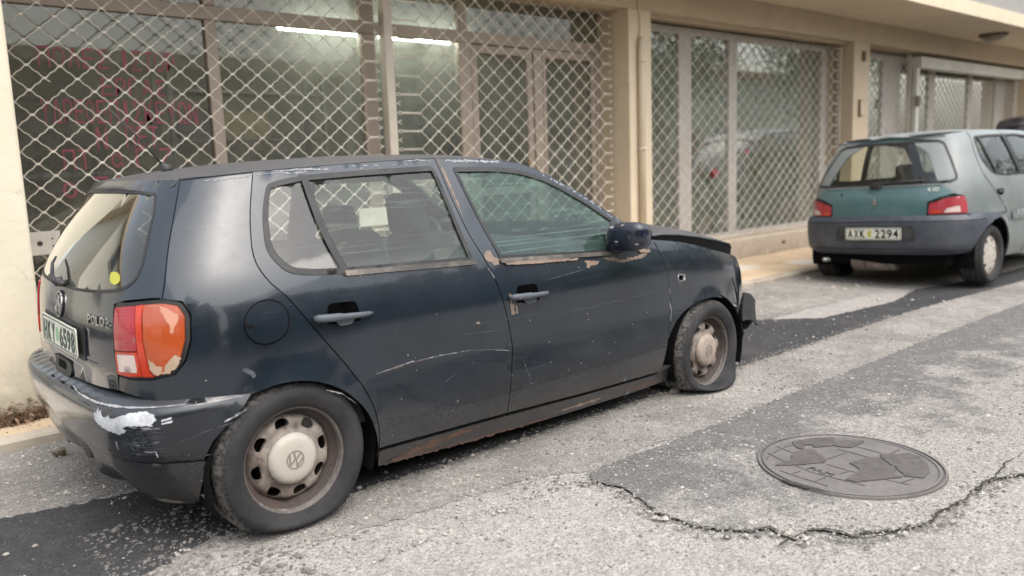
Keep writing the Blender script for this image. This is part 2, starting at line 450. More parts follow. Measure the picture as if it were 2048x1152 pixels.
def mat_glass(name, tint, dust, dustcol=(.42, .43, .38), streaks=0., gloss=1., low=None, rough=.015, kind='Object', refl=1.35, transl=0):
    """thin pane: tinted see-through, fresnel mirror, patchy dust film"""
    t = NT(name); v = t.coord(kind)
    t.t.nodes.remove(t.b)
    tr = t.n('ShaderNodeBsdfTransparent'); tr.inputs[0].default_value = (*tint, 1)
    gl = t.n('ShaderNodeBsdfGlossy'); gl.inputs['Roughness'].default_value = rough; gl.inputs[0].default_value = (gloss, gloss, gloss, 1)
    geo = t.n('ShaderNodeNewGeometry'); dt = t.n('ShaderNodeVectorMath'); dt.operation = 'DOT_PRODUCT'
    t.l(geo.outputs['Normal'], dt.inputs[0]); t.l(geo.outputs['Incoming'], dt.inputs[1])
    f0 = t.math('POWER', t.math('SUBTRACT', 1, t.math('ABSOLUTE', dt.outputs['Value'])), 5)
    f1 = t.math('MULTIPLY', t.math('ADD', .045, t.math('MULTIPLY', f0, .955)), refl)
    df = t.n('ShaderNodeBsdfDiffuse'); df.inputs[0].default_value = (*dustcol, 1)
    n = t.noise(5.5, 6, .65, v)
    m = t.ramp(n, [(.3, dust*.35), (.72, dust)])
    if streaks:
        vs = t.coord(kind, (.6, 1, 70), (0, R(1.5), 0))
        s1 = t.ramp(t.noise(1.5, 2, .5, vs, .1), [(.60, 0), (.72, 1)])
        vs2 = t.coord(kind, (2.2, 1, 16), (0, R(-14), 0))
        s2 = t.ramp(t.noise(2.3, 3, .5, vs2, 1.3), [(.58, 0), (.72, .7)])
        m = t.math('ADD', m, t.math('MULTIPLY', t.math('MAXIMUM', s1, s2), streaks))
    if low:
        z = t.sep(v)[2]
        m = t.math('ADD', m, t.math('MULTIPLY', t.ramp(t.math('ADD', z, t.math('MULTIPLY', n, .1)), [(low[0], 1), (low[1], 0)]), low[2]))
    m = t.math('MINIMUM', m, .95)
    a = t.n('ShaderNodeMixShader'); t.l(m, a.inputs[0]); t.l(tr.outputs[0], a.inputs[1])
    if transl:
        tl = t.n('ShaderNodeBsdfTranslucent'); tl.inputs[0].default_value = (*dustcol, 1); mx = t.n('ShaderNodeMixShader'); mx.inputs[0].default_value = transl
        t.l(df.outputs[0], mx.inputs[1]); t.l(tl.outputs[0], mx.inputs[2]); t.l(mx.outputs[0], a.inputs[2])
    else: t.l(df.outputs[0], a.inputs[2])
    b = t.n('ShaderNodeMixShader'); t.l(t.math('MINIMUM', f1, 1), b.inputs[0]); t.l(a.outputs[0], b.inputs[1]); t.l(gl.outputs[0], b.inputs[2])
    t.l(b.outputs[0], t.o.inputs[0])
    return t.m
def mat_emit(name, col, strength):
    t = NT(name); t.set(color=(.8, .8, .8), emc=col, ems=strength); return t.m
def mat_rust(name, base, rust, amt=.5, scale=9, rough=.7, metal=.2):
    t = NT(name); v = t.coord('Object')
    n = t.noise(scale, 8, .75, v, .4)
    c = t.mix(t.ramp(n, [(.62-amt*.3, 0), (.78-amt*.3, 1)]), base, rust)
    c = t.mix(t.ramp(t.noise(scale*5, 5, .7, v), [(.5, 0), (.72, .6)]), c, tuple(x*.35 for x in rust))
    t.set(color=c, rough=rough, metal=metal)
    t.bump(t.noise(scale*7, 5, .7, v), .35, .003); return t.m
def mat_tyre(name, dusty=.35):
    t = NT(name); v = t.coord('Object')
    c = t.mix(t.ramp(t.noise(7, 6, .7, v), [(.35, 0), (.75, dusty)]), (.019, .019, .021), (.12, .115, .108))
    x, y, z = t.sep(v)[:3]
    rr = t.math('SQRT', t.math('ADD', t.math('MULTIPLY', x, x), t.math('MULTIPLY', z, z)))
    c = t.mix(t.math('MULTIPLY', t.ramp(rr, [(.262, 0), (.283, .7)]), t.ramp(t.noise(60, 3, .7, v), [(.4, 0), (.6, 1)])), c, (.24, .225, .20))
    t.set(color=c, rough=.82, spec=.3)
    wv = t.math('SINE', t.math('MULTIPLY', rr, 900))
    an = t.math('ARCTAN2', z, x); tr = t.math('GREATER_THAN', t.math('SINE', t.math('MULTIPLY', an, 78)), .45)
    tr = t.math('MULTIPLY', tr, t.ramp(rr, [(.258, 0), (.264, 1)]))
    nb = t.n('ShaderNodeBump'); nb.inputs['Strength'].default_value = .9; nb.inputs['Distance'].default_value = .006; t.l(t.math('MULTIPLY', tr, -1), nb.inputs['Height'])
    b2_ = t.bump(t.math('ADD', t.math('MULTIPLY', wv, .12), t.noise(90, 4, .7, v)), .25, .003); t.l(nb.outputs[0], b2_.inputs['Normal']); return t.m

M = {}
M['road'] = mat_asphalt('pale_worn_asphalt', 'pale'); M['patch'] = mat_asphalt('patched_asphalt', 'patch')
M['strip'] = mat_asphalt('fresh_dark_asphalt', 'dark'); M['dust'] = mat_asphalt('gritty_dusty_asphalt', 'dust')
M['crack'] = simple('crack_dirt', (.035, .03, .026), .95)
M['pebble'] = simple('pale_stone_chips', (.38, .355, .32), .85, var=.4, scale=30, kind='World')
M['pebble2'] = simple('dark_stone_chips', (.15, .14, .13), .85, var=.4, scale=30, kind='World')
M['plaster'] = mat_plaster('cream_plaster', (.62, .52, .385), (.40, .32, .22))
M['plaster2'] = mat_plaster('tan_plaster', (.50, .405, .295), (.32, .26, .19))
M['pierm'] = mat_plaster('pale_rough_plaster', (.66, .60, .47), (.48, .40, .28), 1.5, .6)
M['sill'] = mat_plaster('pinkish_sill_plaster', (.55, .47, .38), (.33, .27, .2))
M['tanslab'] = simple('tan_paving', (.55, .42, .28), .85, var=.12, scale=5, kind='World', bump=.3, dirt=(.35, .28, .2), dirtamt=.6)
M['whiteslab'] = simple('whitish_paving', (.60, .55, .48), .85, var=.1, scale=5, kind='World', bump=.3, dirt=(.4, .35, .28), dirtamt=.5)
M['kerb'] = simple('weathered_kerb', (.42, .37, .30), .9, var=.2, scale=4, kind='World', bump=.5, dirt=(.2, .17, .14), dirtamt=.7)
M['lattice'] = simple('cream_lattice_paint', (.74, .70, .62), .5, metal=.0, var=.12, scale=3, kind='World', dirt=(.25, .17, .11), dirtamt=.45)
M['lattice2'] = simple('grey_lattice_paint', (.58, .55, .50), .5, metal=.0, var=.1, scale=3, kind='World', dirt=(.3, .22, .15), dirtamt=.3)
M['rail'] = simple('painted_rail', (.52, .46, .39), .55, var=.1, scale=4, kind='World', dirt=(.28, .2, .14), dirtamt=.5)
M['whiterail'] = simple('white_rail', (.66, .64, .58), .5, var=.08, scale=4, kind='World', dirt=(.4, .35, .28), dirtamt=.3)
M['brownframe'] = simple('brown_aluminium', (.36, .295, .245), .5, metal=.25, var=.1, scale=4, kind='World')
M['greyframe'] = simple('pale_aluminium', (.52, .475, .43), .5, metal=.1, var=.06, scale=4, kind='World')
M['shopglass'] = mat_glass('dusty_shop_glass', (.86, .87, .85), .42, (.43, .42, .38), kind='World', transl=.6)
M['shopglass2'] = mat_glass('reflective_shop_glass', (.70, .74, .68), .42, (.48, .50, .43), kind='World', gloss=1., refl=4.2)
M['roomwall'] = simple('room_wall', (.36, .35, .29), .9, var=.2, scale=2, kind='World')
M['roomceil'] = simple('room_ceiling', (.60, .55, .34), .9, var=.1, scale=2, kind='World')
M['roomfloor'] = simple('room_floor', (.10, .09, .08), .7, var=.2, scale=3, kind='World')
M['tube'] = mat_emit('lit_tube', (.90, 1, .88), 26)
M['lampwhite'] = simple('white_lamp_body', (.6, .6, .56), .5)
M['redpaint'] = simple('faded_red_lettering', (.27, .06, .085), .6, var=.25, scale=9, kind='World')
M['card'] = simple('cardboard', (.34, .25, .16), .9, var=.2, scale=8)
M['whitebox'] = simple('pale_carton', (.5, .47, .42), .8, var=.15, scale=8)
M['redbox'] = simple('dull_red_carton', (.28, .09, .07), .8, var=.15, scale=8)
M['darkbox'] = simple('dark_crate', (.05, .055, .06), .7, var=.2, scale=8)
M['metalshelf'] = simple('metal_shelf', (.16, .16, .16), .5, metal=.5)
M['iron'] = None
t = NT('cast_iron'); v = t.coord('World')
c = t.ramp(t.noise(6, 6, .7, v), [(.3, (.135, .125, .12)), (.7, (.20, .185, .175))])
c = t.mix(t.ramp(t.noise(40, 4, .7, v), [(.5, 0), (.75, .5)]), c, (.28, .26, .235))
t.set(color=c, rough=.62, metal=.35); t.bump(t.noise(150, 3, .7, v), .3, .002); M['iron'] = t.m
M['iron2'] = simple('worn_iron_relief', (.125, .113, .106), .5, metal=.4, var=.3, scale=30, kind='World', bump=.3, bscale=150)
M['irongap'] = simple('dirt_in_joint', (.05, .043, .038), .95)
M['pipe'] = simple('cream_pipe', (.58, .50, .38), .55, var=.06, scale=4, kind='World', dirt=(.35, .27, .2), dirtamt=.4)
M['cable'] = simple('dark_cable', (.08, .07, .06), .7)
M['bell'] = simple('brown_box', (.13, .09, .06), .6)
M['shade'] = simple('dusty_lamp_glass', (.28, .24, .18), .5)
M['dryleaf'] = simple('dry_leaves', (.20, .13, .085), .9, var=.5, scale=20)
M['stem'] = simple('dry_stems', (.17, .11, .07), .9, var=.3)
M['grass'] = simple('dry_grass', (.16, .15, .07), .9, var=.3)
# cars
M['navy'] = mat_paint('faded_navy_paint', (.0066, .0112, .0172), (.0120, .0185, .0275), (.05, .065, .092), .2, rough=(.08, .18), coat=.75)
M['navyplain'] = mat_paint('mirror_navy_paint', (.006, .009, .018), (.010, .015, .028), (.05, .06, .085), .15, rough=(.12, .22), coat=.6, sill=0)
M['void'] = simple('recess_shade', (.003, .003, .003), 1, spec=0)  # black that puts the handle hollow's shade on a flat sheet
M['navytop'] = mat_paint('sun_bleached_navy_paint', (.018, .021, .028), (.028, .031, .039), (.12, .112, .11), .7, (.45, .65), .1)
M['navybump'] = mat_paint('scuffed_bumper_paint', (.008, .0105, .0145), (.015, .0185, .0245), (.085, .09, .10), .25, (.12, .30), .6, .4)
M['blackplastic'] = simple('black_plastic', (.022, .023, .025), .55, var=.2, scale=20, dirt=(.09, .085, .08), dirtamt=.5)
M['greyplastic'] = simple('faded_grey_plastic', (.075, .085, .10), .6, var=.12, scale=14, bump=.1)
M['rubber'] = simple('window_rubber', (.014, .014, .015), .55, var=.2, scale=20, dirt=(.06, .055, .05), dirtamt=.45)
M['rubberpale'] = simple('dusty_sill_strip', (.06, .055, .05), .6, var=.3, scale=14, dirt=(.26, .22, .18), dirtamt=.8)
M['dark'] = simple('underbody_black', (.006, .006, .0065), .95, spec=.12)
M['interior'] = simple('dark_upholstery', (.035, .038, .036), .95, var=.2, scale=10)
M['interior2'] = simple('grey_trim', (.09, .095, .088), .9, var=.2, scale=6)
M['primer'] = simple('brown_primer', (.205, .152, .118), .85, var=.25, scale=18, bump=.3, bscale=90)
M['scrape'] = simple('white_bare_plastic', (.56, .58, .61), .6, var=.2, scale=45, bump=.5, bscale=70, dirt=(.2, .2, .21), dirtamt=.5)
M['flake'] = simple('flaking_lacquer', (.32, .32, .33), .7, var=.3, scale=60)
M['scuff'] = simple('scuffed_lacquer', (.06, .067, .078), .6, var=.4, scale=40)
M['rustm'] = mat_rust('rusty_sill', (.075, .055, .045), (.14, .075, .048), .6, 14, .9, 0)
M['rim'] = mat_rust('grimy_steel_wheel', (.29, .25, .22), (.13, .10, .085), .5, 6, .65, .2)
M['rimdark'] = mat_rust('rusty_wheel_well', (.062, .050, .046), (.085, .058, .048), .5, 8, .8, .2)
M['rimlip'] = mat_rust('chipped_rim_edge', (.10, .085, .078), (.5, .48, .46), .22, 7, .6, .2)
M['cap'] = simple('cream_hub_cap', (.43, .40, .35), .5, var=.06, scale=8, dirt=(.22, .18, .14), dirtamt=.3)
M['capdirty'] = simple('grimy_hub_cap', (.36, .30, .25), .6, var=.15, scale=14, dirt=(.15, .1, .08), dirtamt=.9)
M['caplogo'] = simple('hub_emblem', (.20, .175, .15), .6)
M['tyre'] = mat_tyre('dusty_tyre_rubber', .26); M['tyreflat'] = mat_tyre('flat_tyre_rubber', .34)

def mat_lens(name, col, fx, fz):
    t = NT(name); v = t.coord('Object'); x, y, z = t.sep(v)[:3]
    n = t.noise(6, 4, .6, v)
    c = t.ramp(n, [(.3, tuple(k*.72 for k in col)), (.7, col)])
    rib = t.math('SINE', t.math('MULTIPLY', t.math('SUBTRACT', y, x) if fx else z, 900))
    c = t.mix(t.ramp(rib, [(.3, .22), (.9, 0)]), c, tuple(k*.4 for k in col))
    t.set(color=c, rough=.12, coat=.6, spec=.6)
    t.bump(rib, .25, .002); return t.m
M['orange'] = mat_lens('orange_lens', (.44, .070, .012), 1, 0)
M['redlens'] = mat_lens('red_lens', (.42, .008, .022), 0, 1)
M['salmon'] = simple('peeled_lens_sky_glint', (.46, .215, .14), .35, var=.08, scale=12)  # sky reflection put into the colour, where the lacquer peels
M['redor'] = simple('red_orange_rib', (.48, .04, .015), .2, coat=.4)
M['clear'] = simple('frosted_white_lens', (.62, .50, .46), .25, var=.08, scale=14, coat=.4)
M['amberpale'] = simple('worn_pale_lens', (.42, .31, .22), .35, var=.15, scale=14)
M['plate'] = simple('white_number_plate', (.66, .66, .58), .45, var=.05, scale=15, dirt=(.4, .38, .3), dirtamt=.4)
M['plateink'] = simple('plate_ink', (.05, .07, .055), .6, var=.3, scale=20)
M['platesticker'] = simple('green_plate_sticker', (.25, .42, .24), .6)
M['yellow'] = simple('yellow_sticker', (.42, .40, .06), .6, var=.03)
M['chrome'] = simple('dull_chrome', (.62, .62, .62), .22, metal=.95, dirt=(.3, .28, .26), dirtamt=.5)
M['mirrorglass'] = simple('mirror_glass', (.75, .78, .8), .04, metal=1)
M['rearglass'] = mat_glass('rear_screen', (.25, .29, .25), .07, (.32, .32, .25), gloss=1., rough=.01, refl=2.2)
M['sideglass'] = mat_glass('dusty_green_window', (.86, .95, .88), .075, (.27, .32, .27), streaks=.18, low=(.90, .98, .15), refl=.9)
M['clearglass'] = mat_glass('clear_car_window', (.93, .97, .94), .02, (.30, .34, .29), refl=.9)
M['quarterglass'] = mat_glass('dirty_quarter_window', (.94, .95, .93), .07, (.26, .25, .23), streaks=.08, low=(.98, 1.08, .5))
M['frontglass'] = mat_glass('scratched_green_window', (.55, .80, .70), .13, (.22, .36, .31), streaks=.24, gloss=.9)
M['screenglass'] = mat_glass('windscreen', (.6, .68, .64), .2, (.35, .36, .33))
M['teal'] = mat_paint('sun_faded_teal_paint', (.055, .125, .132), (.085, .165, .17), (.30, .34, .36), .45, (.22, .4), .5, .1, topz=.6)
M['tealgrey'] = mat_paint('bleached_grey_teal_paint', (.12, .14, .138), (.17, .19, .186), (.32, .335, .335), .5, (.3, .5), .3, .2, topz=.6)
M['bumperblue'] = simple('blue_grey_bumper_plastic', (.040, .047, .062), .5, var=.12, scale=6, dirt=(.12, .12, .13), dirtamt=.5)
M['hatchglass'] = mat_glass('hatch_glass', (.88, .92, .86), .06, (.3, .3, .27), refl=1.0)
M['blackcar'] = simple('black_car_paint', (.012, .013, .02), .25, coat=.6)
# far side
M['housepale'] = mat_plaster('pale_house_plaster', (.62, .60, .52), (.45, .42, .35))
M['housegreen'] = mat_plaster('greenish_house_plaster', (.50, .56, .47), (.36, .38, .3))
M['shutterm'] = simple('grey_shutters', (.27, .26, .245), .7, kind='World')
M['winpane'] = simple('dark_window_pane', (.04, .05, .055), .1)
M['rooftile'] = simple('clay_roof', (.35, .16, .09), .8, kind='World')
M['leaf'] = simple('hedge_leaf', (.10, .155, .045), .7, var=.4, scale=3, kind='World')
M['leaf2'] = simple('tree_leaf', (.05, .09, .03), .7, var=.4, scale=3, kind='World')
M['flower'] = simple('red_blossom', (.30, .03, .045), .7)
M['bark'] = simple('bark', (.12, .085, .06), .9, kind='World')

M['flake2'] = simple('lifting_lacquer', (.24, .245, .26), .7, var=.7, scale=110)
M['houseochre'] = mat_plaster('darkened_brown_plaster', (.26, .22, .17), (.2, .17, .13))  # house tone lowered to darken reflections and fill on the dark car
# ------------------------------------------------------------------ ground
GZ = .03
def flat(z): return lambda a, b, off=0: (a, b, z+off)
def sheet(name, poly, z, mat, step=0, parent=None):
    o = panel(name, poly, flat(z), mat, parent, step=step, thick=.0, edge=99, smooth=False); return o
g = sheet('road', [(-60, -14), (90, -14), (90, 1.0), (-60, 1.0)], GZ, M['road']); structure(g)
structure(sheet('ground', [(-150, -150), (250, -150), (250, 150), (-150, 150)], GZ-.25, M['road']))
rg = random.Random(5)
# gritty pale band beside the trench, gutter dust, dark trench repair
dustband = ragged([(-3, -.64), (9, -.66), (9, -1.22), (4.66, -1.20), (2.9, -1.19), (1.75, -1.20), (1.50, -1.15), (1.13, -1.19), (.9, -1.05), (.2, -.98), (-.3, -.9), (-3, -.95)], .010, .022, rg)
structure(sheet('dusty_verge', dustband, GZ+.0025, M['dust']))
gutter = ragged([(-3, .10), (1, .02), (4, .02), (9, -.2), (20, -.2), (20, .99), (-3, .99)], .010, .03, rg)
structure(sheet('gutter', gutter, GZ+.0025, M['dust']))
trench = ragged([(-3, .20), (-.77, .09), (-.35, .0), (1, 0), (3.5, .05), (4.2, .08), (4.6, -.30), (5.6, -.40), (6.3, -.28), (7.4, -.5), (12, -.6), (20, -.6), (20, -.95), (7.4, -.82), (5.35, -.68), (2.93, -.67), (.5, -.66), (-.27, -.655), (-.52, -.76), (-3, -.9)], .009, .018, rg)
structure(sheet('trench_repair', trench, GZ+.005, M['strip']))
# big repair round the manhole
crackA = [(1.016, -1.256), (1.023, -1.316), (1.039, -1.403), (1.025, -1.445), (.99, -1.541), (.947, -1.621), (.951, -1.684), (.95, -1.77), (.974, -1.834), (1.008, -1.89), (1.041, -1.945), (1.113, -1.976), (1.088, -2.046), (1.097, -2.076), (1.184, -2.072), (1.224, -2.112), (1.245, -2.171), (1.243, -2.206), (1.28, -2.213), (1.34, -2.243), (1.392, -2.285), (1.489, -2.325), (1.552, -2.335), (1.62, -2.319), (1.678, -2.332), (1.759, -2.343), (1.904, -2.333), (2.046, -2.344), (2.103, -2.368), (2.176, -2.409), (2.4, -2.5), (2.8, -2.62)]
patch = ragged([(1.05, -1.215), (1.134, -1.188), (1.40, -1.20), (1.75, -1.21), (2.4, -1.205), (4.66, -1.20), (7, -1.22), (9, -1.22), (9, -2.5), (5, -2.8), (3.2, -2.75)], .007, .018, rg, False)
patch += ragged(crackA[::-1], .004, .03, rg, False)
structure(sheet('asphalt_patch', patch, GZ+.012, M['patch']))
def crackstrip(pts, wd, z):
    d = dens([(p[0], p[1]) for p in pts], .012, False)
    ph = rg.uniform(0, 9); d = [(x+rg.gauss(0, .0022)+.006*math.sin(i*.9+ph)*rg.random(), y+rg.gauss(0, .0022)+.007*math.sin(i*.55+ph)*rg.random()) for i, (x, y) in enumerate(d)]
    poly = strip_poly(d, wd*.5, True, rg, .95)
    n = len(d); vs = []; fs = []
    for i in range(n):
        vs.append((*poly[i], z)); vs.append((*poly[2*n-1-i], z))
    for i in range(n-1): fs.append((2*i, 2*i+1, 2*i+3, 2*i+2))
    structure(ob('road_crack', mesh('road_crack', vs, fs, M['crack'])))
crackstrip(crackA[3:], .010, GZ+.017)
crackstrip([(1.392, -2.285), (1.30, -2.27), (1.24, -2.24), (1.21, -2.19), (1.17, -2.11), (1.13, -2.09)], .012, GZ+.017)
crackstrip([(1.759, -2.343), (1.85, -2.36), (1.916, -2.346), (2.0, -2.335), (2.078, -2.342), (2.239, -2.324), (2.424, -2.334)], .009, GZ+.0175)
crackstrip([(1.097, -2.076), (1.05, -2.07), (1.029, -2.063), (.986, -2.067)], .012, GZ+.0175)
crackstrip([(1.016, -1.256), (1.0, -1.30), (1.02, -1.38), (1.025, -1.445)], .006, GZ+.0175)

# loose and half buried stone chips (uncountable)
def chips(name, n, area, size, mat, seed, dens_f=None, z=GZ):
    q = random.Random(seed); vs = []; fs = []
    for _ in range(n):
        for _t in range(8):
            x = q.uniform(area[0], area[1]); y = q.uniform(area[2], area[3])
            if dens_f is None or q.random() < dens_f(x, y): break
        else: continue
        s = size*q.lognormvariate(0, .45); a = q.uniform(0, 6.28); k = len(vs); m = q.choice((4, 5, 5, 6)); hgt = s*q.uniform(.25, .55)
        zz = z(x, y) if callable(z) else z
        el = q.uniform(.55, 1)
        for ring, (rr, hh) in enumerate(((1, -.1), (.62, 1))):
            for j in range(m):
                t_ = a+j*6.283/m+q.uniform(-.25, .25); r_ = s*rr*q.uniform(.8, 1.15)
                px, py = math.cos(t_)*r_, math.sin(t_)*r_*el
                vs.append((x+px*math.cos(a)-py*math.sin(a), y+px*math.sin(a)+py*math.cos(a), zz+hgt*hh))
        for j in range(m): fs.append((k+j, k+(j+1) % m, k+m+(j+1) % m, k+m+j))
        fs.append(tuple(k+m+j for j in range(m)))
    stuff(ob(name, mesh(name, vs, fs, mat)))
def zone(x, y):
    if y > .1: return GZ+.004
    if -.64 < y: return GZ+.008
    if y > -1.19: return GZ+.004
    return GZ+.012 if x > 1.1 and y > -2.3 else GZ
def fn(f):
    return lambda x, y: f(x, y)
def clump(x, y): return .5+.5*math.sin(x*5.1+1.3*math.sin(y*4.3))*math.sin(y*6.7+x*2.1)
man = (1.833, -1.892)
offman = lambda x, y: 0 if math.hypot(x-man[0], y-man[1]) < .37 else 1
chips('stone_chips', 6500, (-.7, 6, -2.9, -.66), .0030, M['pebble'], 3, lambda x, y: offman(x, y)*(.25+.75*clump(x, y)**2)*(1 if x < 3.2 else .4), zone)
chips('stone_chips', 1100, (-.4, 3.0, -2.7, -.85), .0052, M['pebble'], 4, lambda x, y: offman(x, y)*clump(x+.7, y*1.3)**3, zone)
chips('dark_chips', 5000, (-.7, 4.5, -2.9, -.66), .0036, M['pebble2'], 8, lambda x, y: offman(x, y)*clump(x*1.3+2, y)**2, zone)
chips('gravel', 1500, (-1.2, 6.6, .12, .95), .0068, M['pebble'], 6, lambda x, y: .2+.8*clump(x, y)**2, zone)
chips('gravel', 260, (-1.1, 6, -.62, .1), .0045, M['pebble'], 9, lambda x, y: .15+.85*clump(x*.8, y*2)**4, zone)
chips('gravel', 26, (-.5, 7, -.9, .9), .015, M['pebble'], 12, None, zone)
chips('gravel', 900, (-.6, -.1, -1.3, -.3), .006, M['pebble2'], 19, None, zone)

# ------------------------------------------------------------------ kerb and pavement
KY = .96
pv = empty('pavement', (5, 1.5, GZ)); pv['kind'] = 'structure'
bed = box('mortar_bed', (-12, KY+.12, -.1), (28, 2.36, GZ+.022), M['kerb']); bed.parent = pv; bed.location -= Vector((5, 1.5, GZ))
def slabmesh(nm, dx, dy, h, bev, mat):
    bm = bmesh.new(); bmbox(bm, (-dx/2, -dy/2, 0), (dx/2, dy/2, h), None, bev, 1); return bm2(nm, bm, mat)
kerbm = slabmesh('kerb_stone', .79, .115, .17, .012, M['kerb'])
sm = [slabmesh('paving_slab', .395, .395, .05, .006, M[k]) for k in ('tanslab', 'whiteslab')]
for i in range(24):
    o = ob('kerb_stone', kerbm, pv, (-1.9+i*.8-5, KY+.0575-1.5, -.12+rg.uniform(-.004, .004)), (0, 0, rg.gauss(0, .004)))
for i in range(26):
    for j in range(3):
        x = -1.62+.403*i; k = 1 if (i <= 2 or (i*7+j*3) % 11 == 0) else 0
        ob('paving_slab', sm[k], pv, (x-5, KY+.12+.2+j*.403-1.5, .003+rg.uniform(-.003, .003)), (rg.gauss(0, .003), rg.gauss(0, .003), rg.gauss(0, .003)))

# ------------------------------------------------------------------ manhole cover with a world map
mh = empty('manhole_cover', (man[0], man[1], GZ+.012), label='round cast iron manhole cover with raised world map, set in cracked asphalt', cat='manhole cover')
def disc(nm, prof, mat, parent, n=96, loc=(0, 0, 0)):
    vs = []; fs = []
    for r_, z_ in prof:
        for k in range(n): vs.append((r_*math.cos(2*math.pi*k/n), r_*math.sin(2*math.pi*k/n), z_))
    for i in range(len(prof)-1):
        for k in range(n): fs.append((i*n+k, i*n+(k+1) % n, (i+1)*n+(k+1) % n, (i+1)*n+k))
    fs.append(tuple((len(prof)-1)*n+k for k in range(n)))
    return ob(nm, mesh(nm, vs, fs, mat), parent, loc)
disc('joint', [(.353, .001), (.345, .0012), (.30, .0012)], M['irongap'], mh)
disc('frame_ring', [(.352, .0), (.350, .009), (.342, .009), (.341, .0)][:3]+[(.3415, .0015)], M['iron'], mh)
disc('cover_plate', [(.3335, .0), (.3325, .009), (.322, .010), (.318, .005), (.312, .005)], M['iron'], mh)
rel = {'NA': [(1.91, -1.593), (1.971, -1.623), (2.034, -1.652), (2.078, -1.701), (2.026, -1.737), (2.071, -1.749), (2.084, -1.782), (2.125, -1.809), (2.097, -1.823), (2.008, -1.815), (1.986, -1.783), (1.978, -1.748), (1.905, -1.704), (1.932, -1.681), (1.905, -1.66), (1.852, -1.683), (1.85, -1.663), (1.874, -1.627)],
 'SA': [(1.779, -1.673), (1.849, -1.684), (1.881, -1.713), (1.834, -1.773), (1.808, -1.81), (1.771, -1.819), (1.73, -1.791), (1.679, -1.76), (1.641, -1.727), (1.612, -1.696), (1.702, -1.713)],
 'AF': [(1.827, -1.894), (1.898, -1.906), (1.95, -1.922), (1.968, -1.949), (1.911, -2.014), (1.911, -2.045), (1.837, -2.07), (1.828, -2.104), (1.77, -2.07), (1.719, -2.038), (1.664, -2.001), (1.657, -1.966), (1.764, -1.963), (1.795, -1.952), (1.819, -1.917)],
 'EU': [(2.014, -1.932), (2.047, -1.985), (2.102, -2.012), (2.085, -2.062), (2.035, -2.115), (1.945, -2.156), (1.865, -2.165), (1.863, -2.14), (1.845, -2.104), (1.886, -2.064), (1.924, -2.013), (1.984, -1.95)]}
for k, p_ in rel.items():
    pl = [(a-man[0], b_-man[1]) for a, b_ in p_]
    pl = [(a*.985, b_*.985) if math.hypot(a, b_) > .30 else (a, b_) for a, b_ in pl]
    pl = ragged(pl, .0022, .012, rg)
    panel('continent', pl, flat(.0095), M['iron2'], mh, step=0, thick=.005, edge=9, smooth=False)
LN = [[(1.822, -1.571), (1.79, -1.667)], [(1.722, -1.594), (1.681, -1.691), (1.645, -1.838), (1.649, -1.9), (1.653, -1.975), (1.657, -2.041)], [(1.764, -1.835), (1.756, -1.955)], [(1.959, -1.78), (1.947, -1.919)], [(2.036, -1.81), (2.03, -1.933)], [(1.579, -1.738), (1.567, -1.828), (1.565, -1.889), (1.558, -1.944)], [(1.765, -2.065), (1.773, -2.156)], [(1.822, -1.809), (1.937, -1.825)], [(1.585, -1.789), (1.626, -1.795)], [(1.569, -1.887), (1.632, -1.897)], [(1.731, -1.612), (1.793, -1.611)], [(1.635, -1.634), (1.692, -1.621)], [(1.825, -1.61), (1.874, -1.618)], [(2.04, -1.961), (2.122, -1.964)], [(1.781, -2.124), (1.851, -2.141)], [(1.702, -1.92), (1.746, -1.929)]]
for l_ in LN:
    pl = [(a-man[0], b_-man[1]) for a, b_ in l_]
    panel('grid_line', strip_poly(pl, .0065, False), flat(.0068), M['iron2'], mh, step=0, thick=.001, edge=9, smooth=False)
Ld = Vector((1.673-1.681, -1.911+1.801)).normalized(); Ud = Vector((-Ld.y, Ld.x))
lettering('maker_lettering', 'PAM', lambda a, b_, off=0: (1.677-man[0]+Ld.x*a+Ud.x*b_, -1.856-man[1]+Ld.y*a+Ud.y*b_, .0065+off), (0, 0), .105, .032, M['iron2'], mh, .0018)
panel('lifting_slot', ragged([(-.338, .10), (-.352, .06), (-.356, .0), (-.345, -.06), (-.33, -.085), (-.326, -.03), (-.330, .05)], .002, .01, rg), flat(.0105), M['irongap'], mh, step=0, thick=.004, edge=9, smooth=False)

def crackgrit(x, y):
    return 1 if min(math.hypot(x-a, y-b) for a, b in crackA) < .035+.04*abs(math.sin(x*9)) else 0
chips('crack_grit', 1300, (.9, 2.3, -2.45, -1.2), .0042, M['pebble2'], 31, crackgrit, lambda x, y: GZ+.0115)
chips('crack_grit', 900, (.9, 2.3, -2.45, -1.2), .004, M['pebble'], 32, crackgrit, lambda x, y: GZ+.0115)

def nearedge(x, y): return 1 if (abs(y+.665) < .045 or abs(y-.03) < .05) and x > -.4 or abs(y+1.20) < .02 else .02
chips('edge_grit', 2600, (-.4, 5, -1.25, .1), .0038, M['pebble'], 41, nearedge, lambda x, y: GZ+.005)
chips('edge_grit', 2600, (-.4, 5, -1.25, .1), .0042, M['pebble2'], 42, nearedge, lambda x, y: GZ+.005)
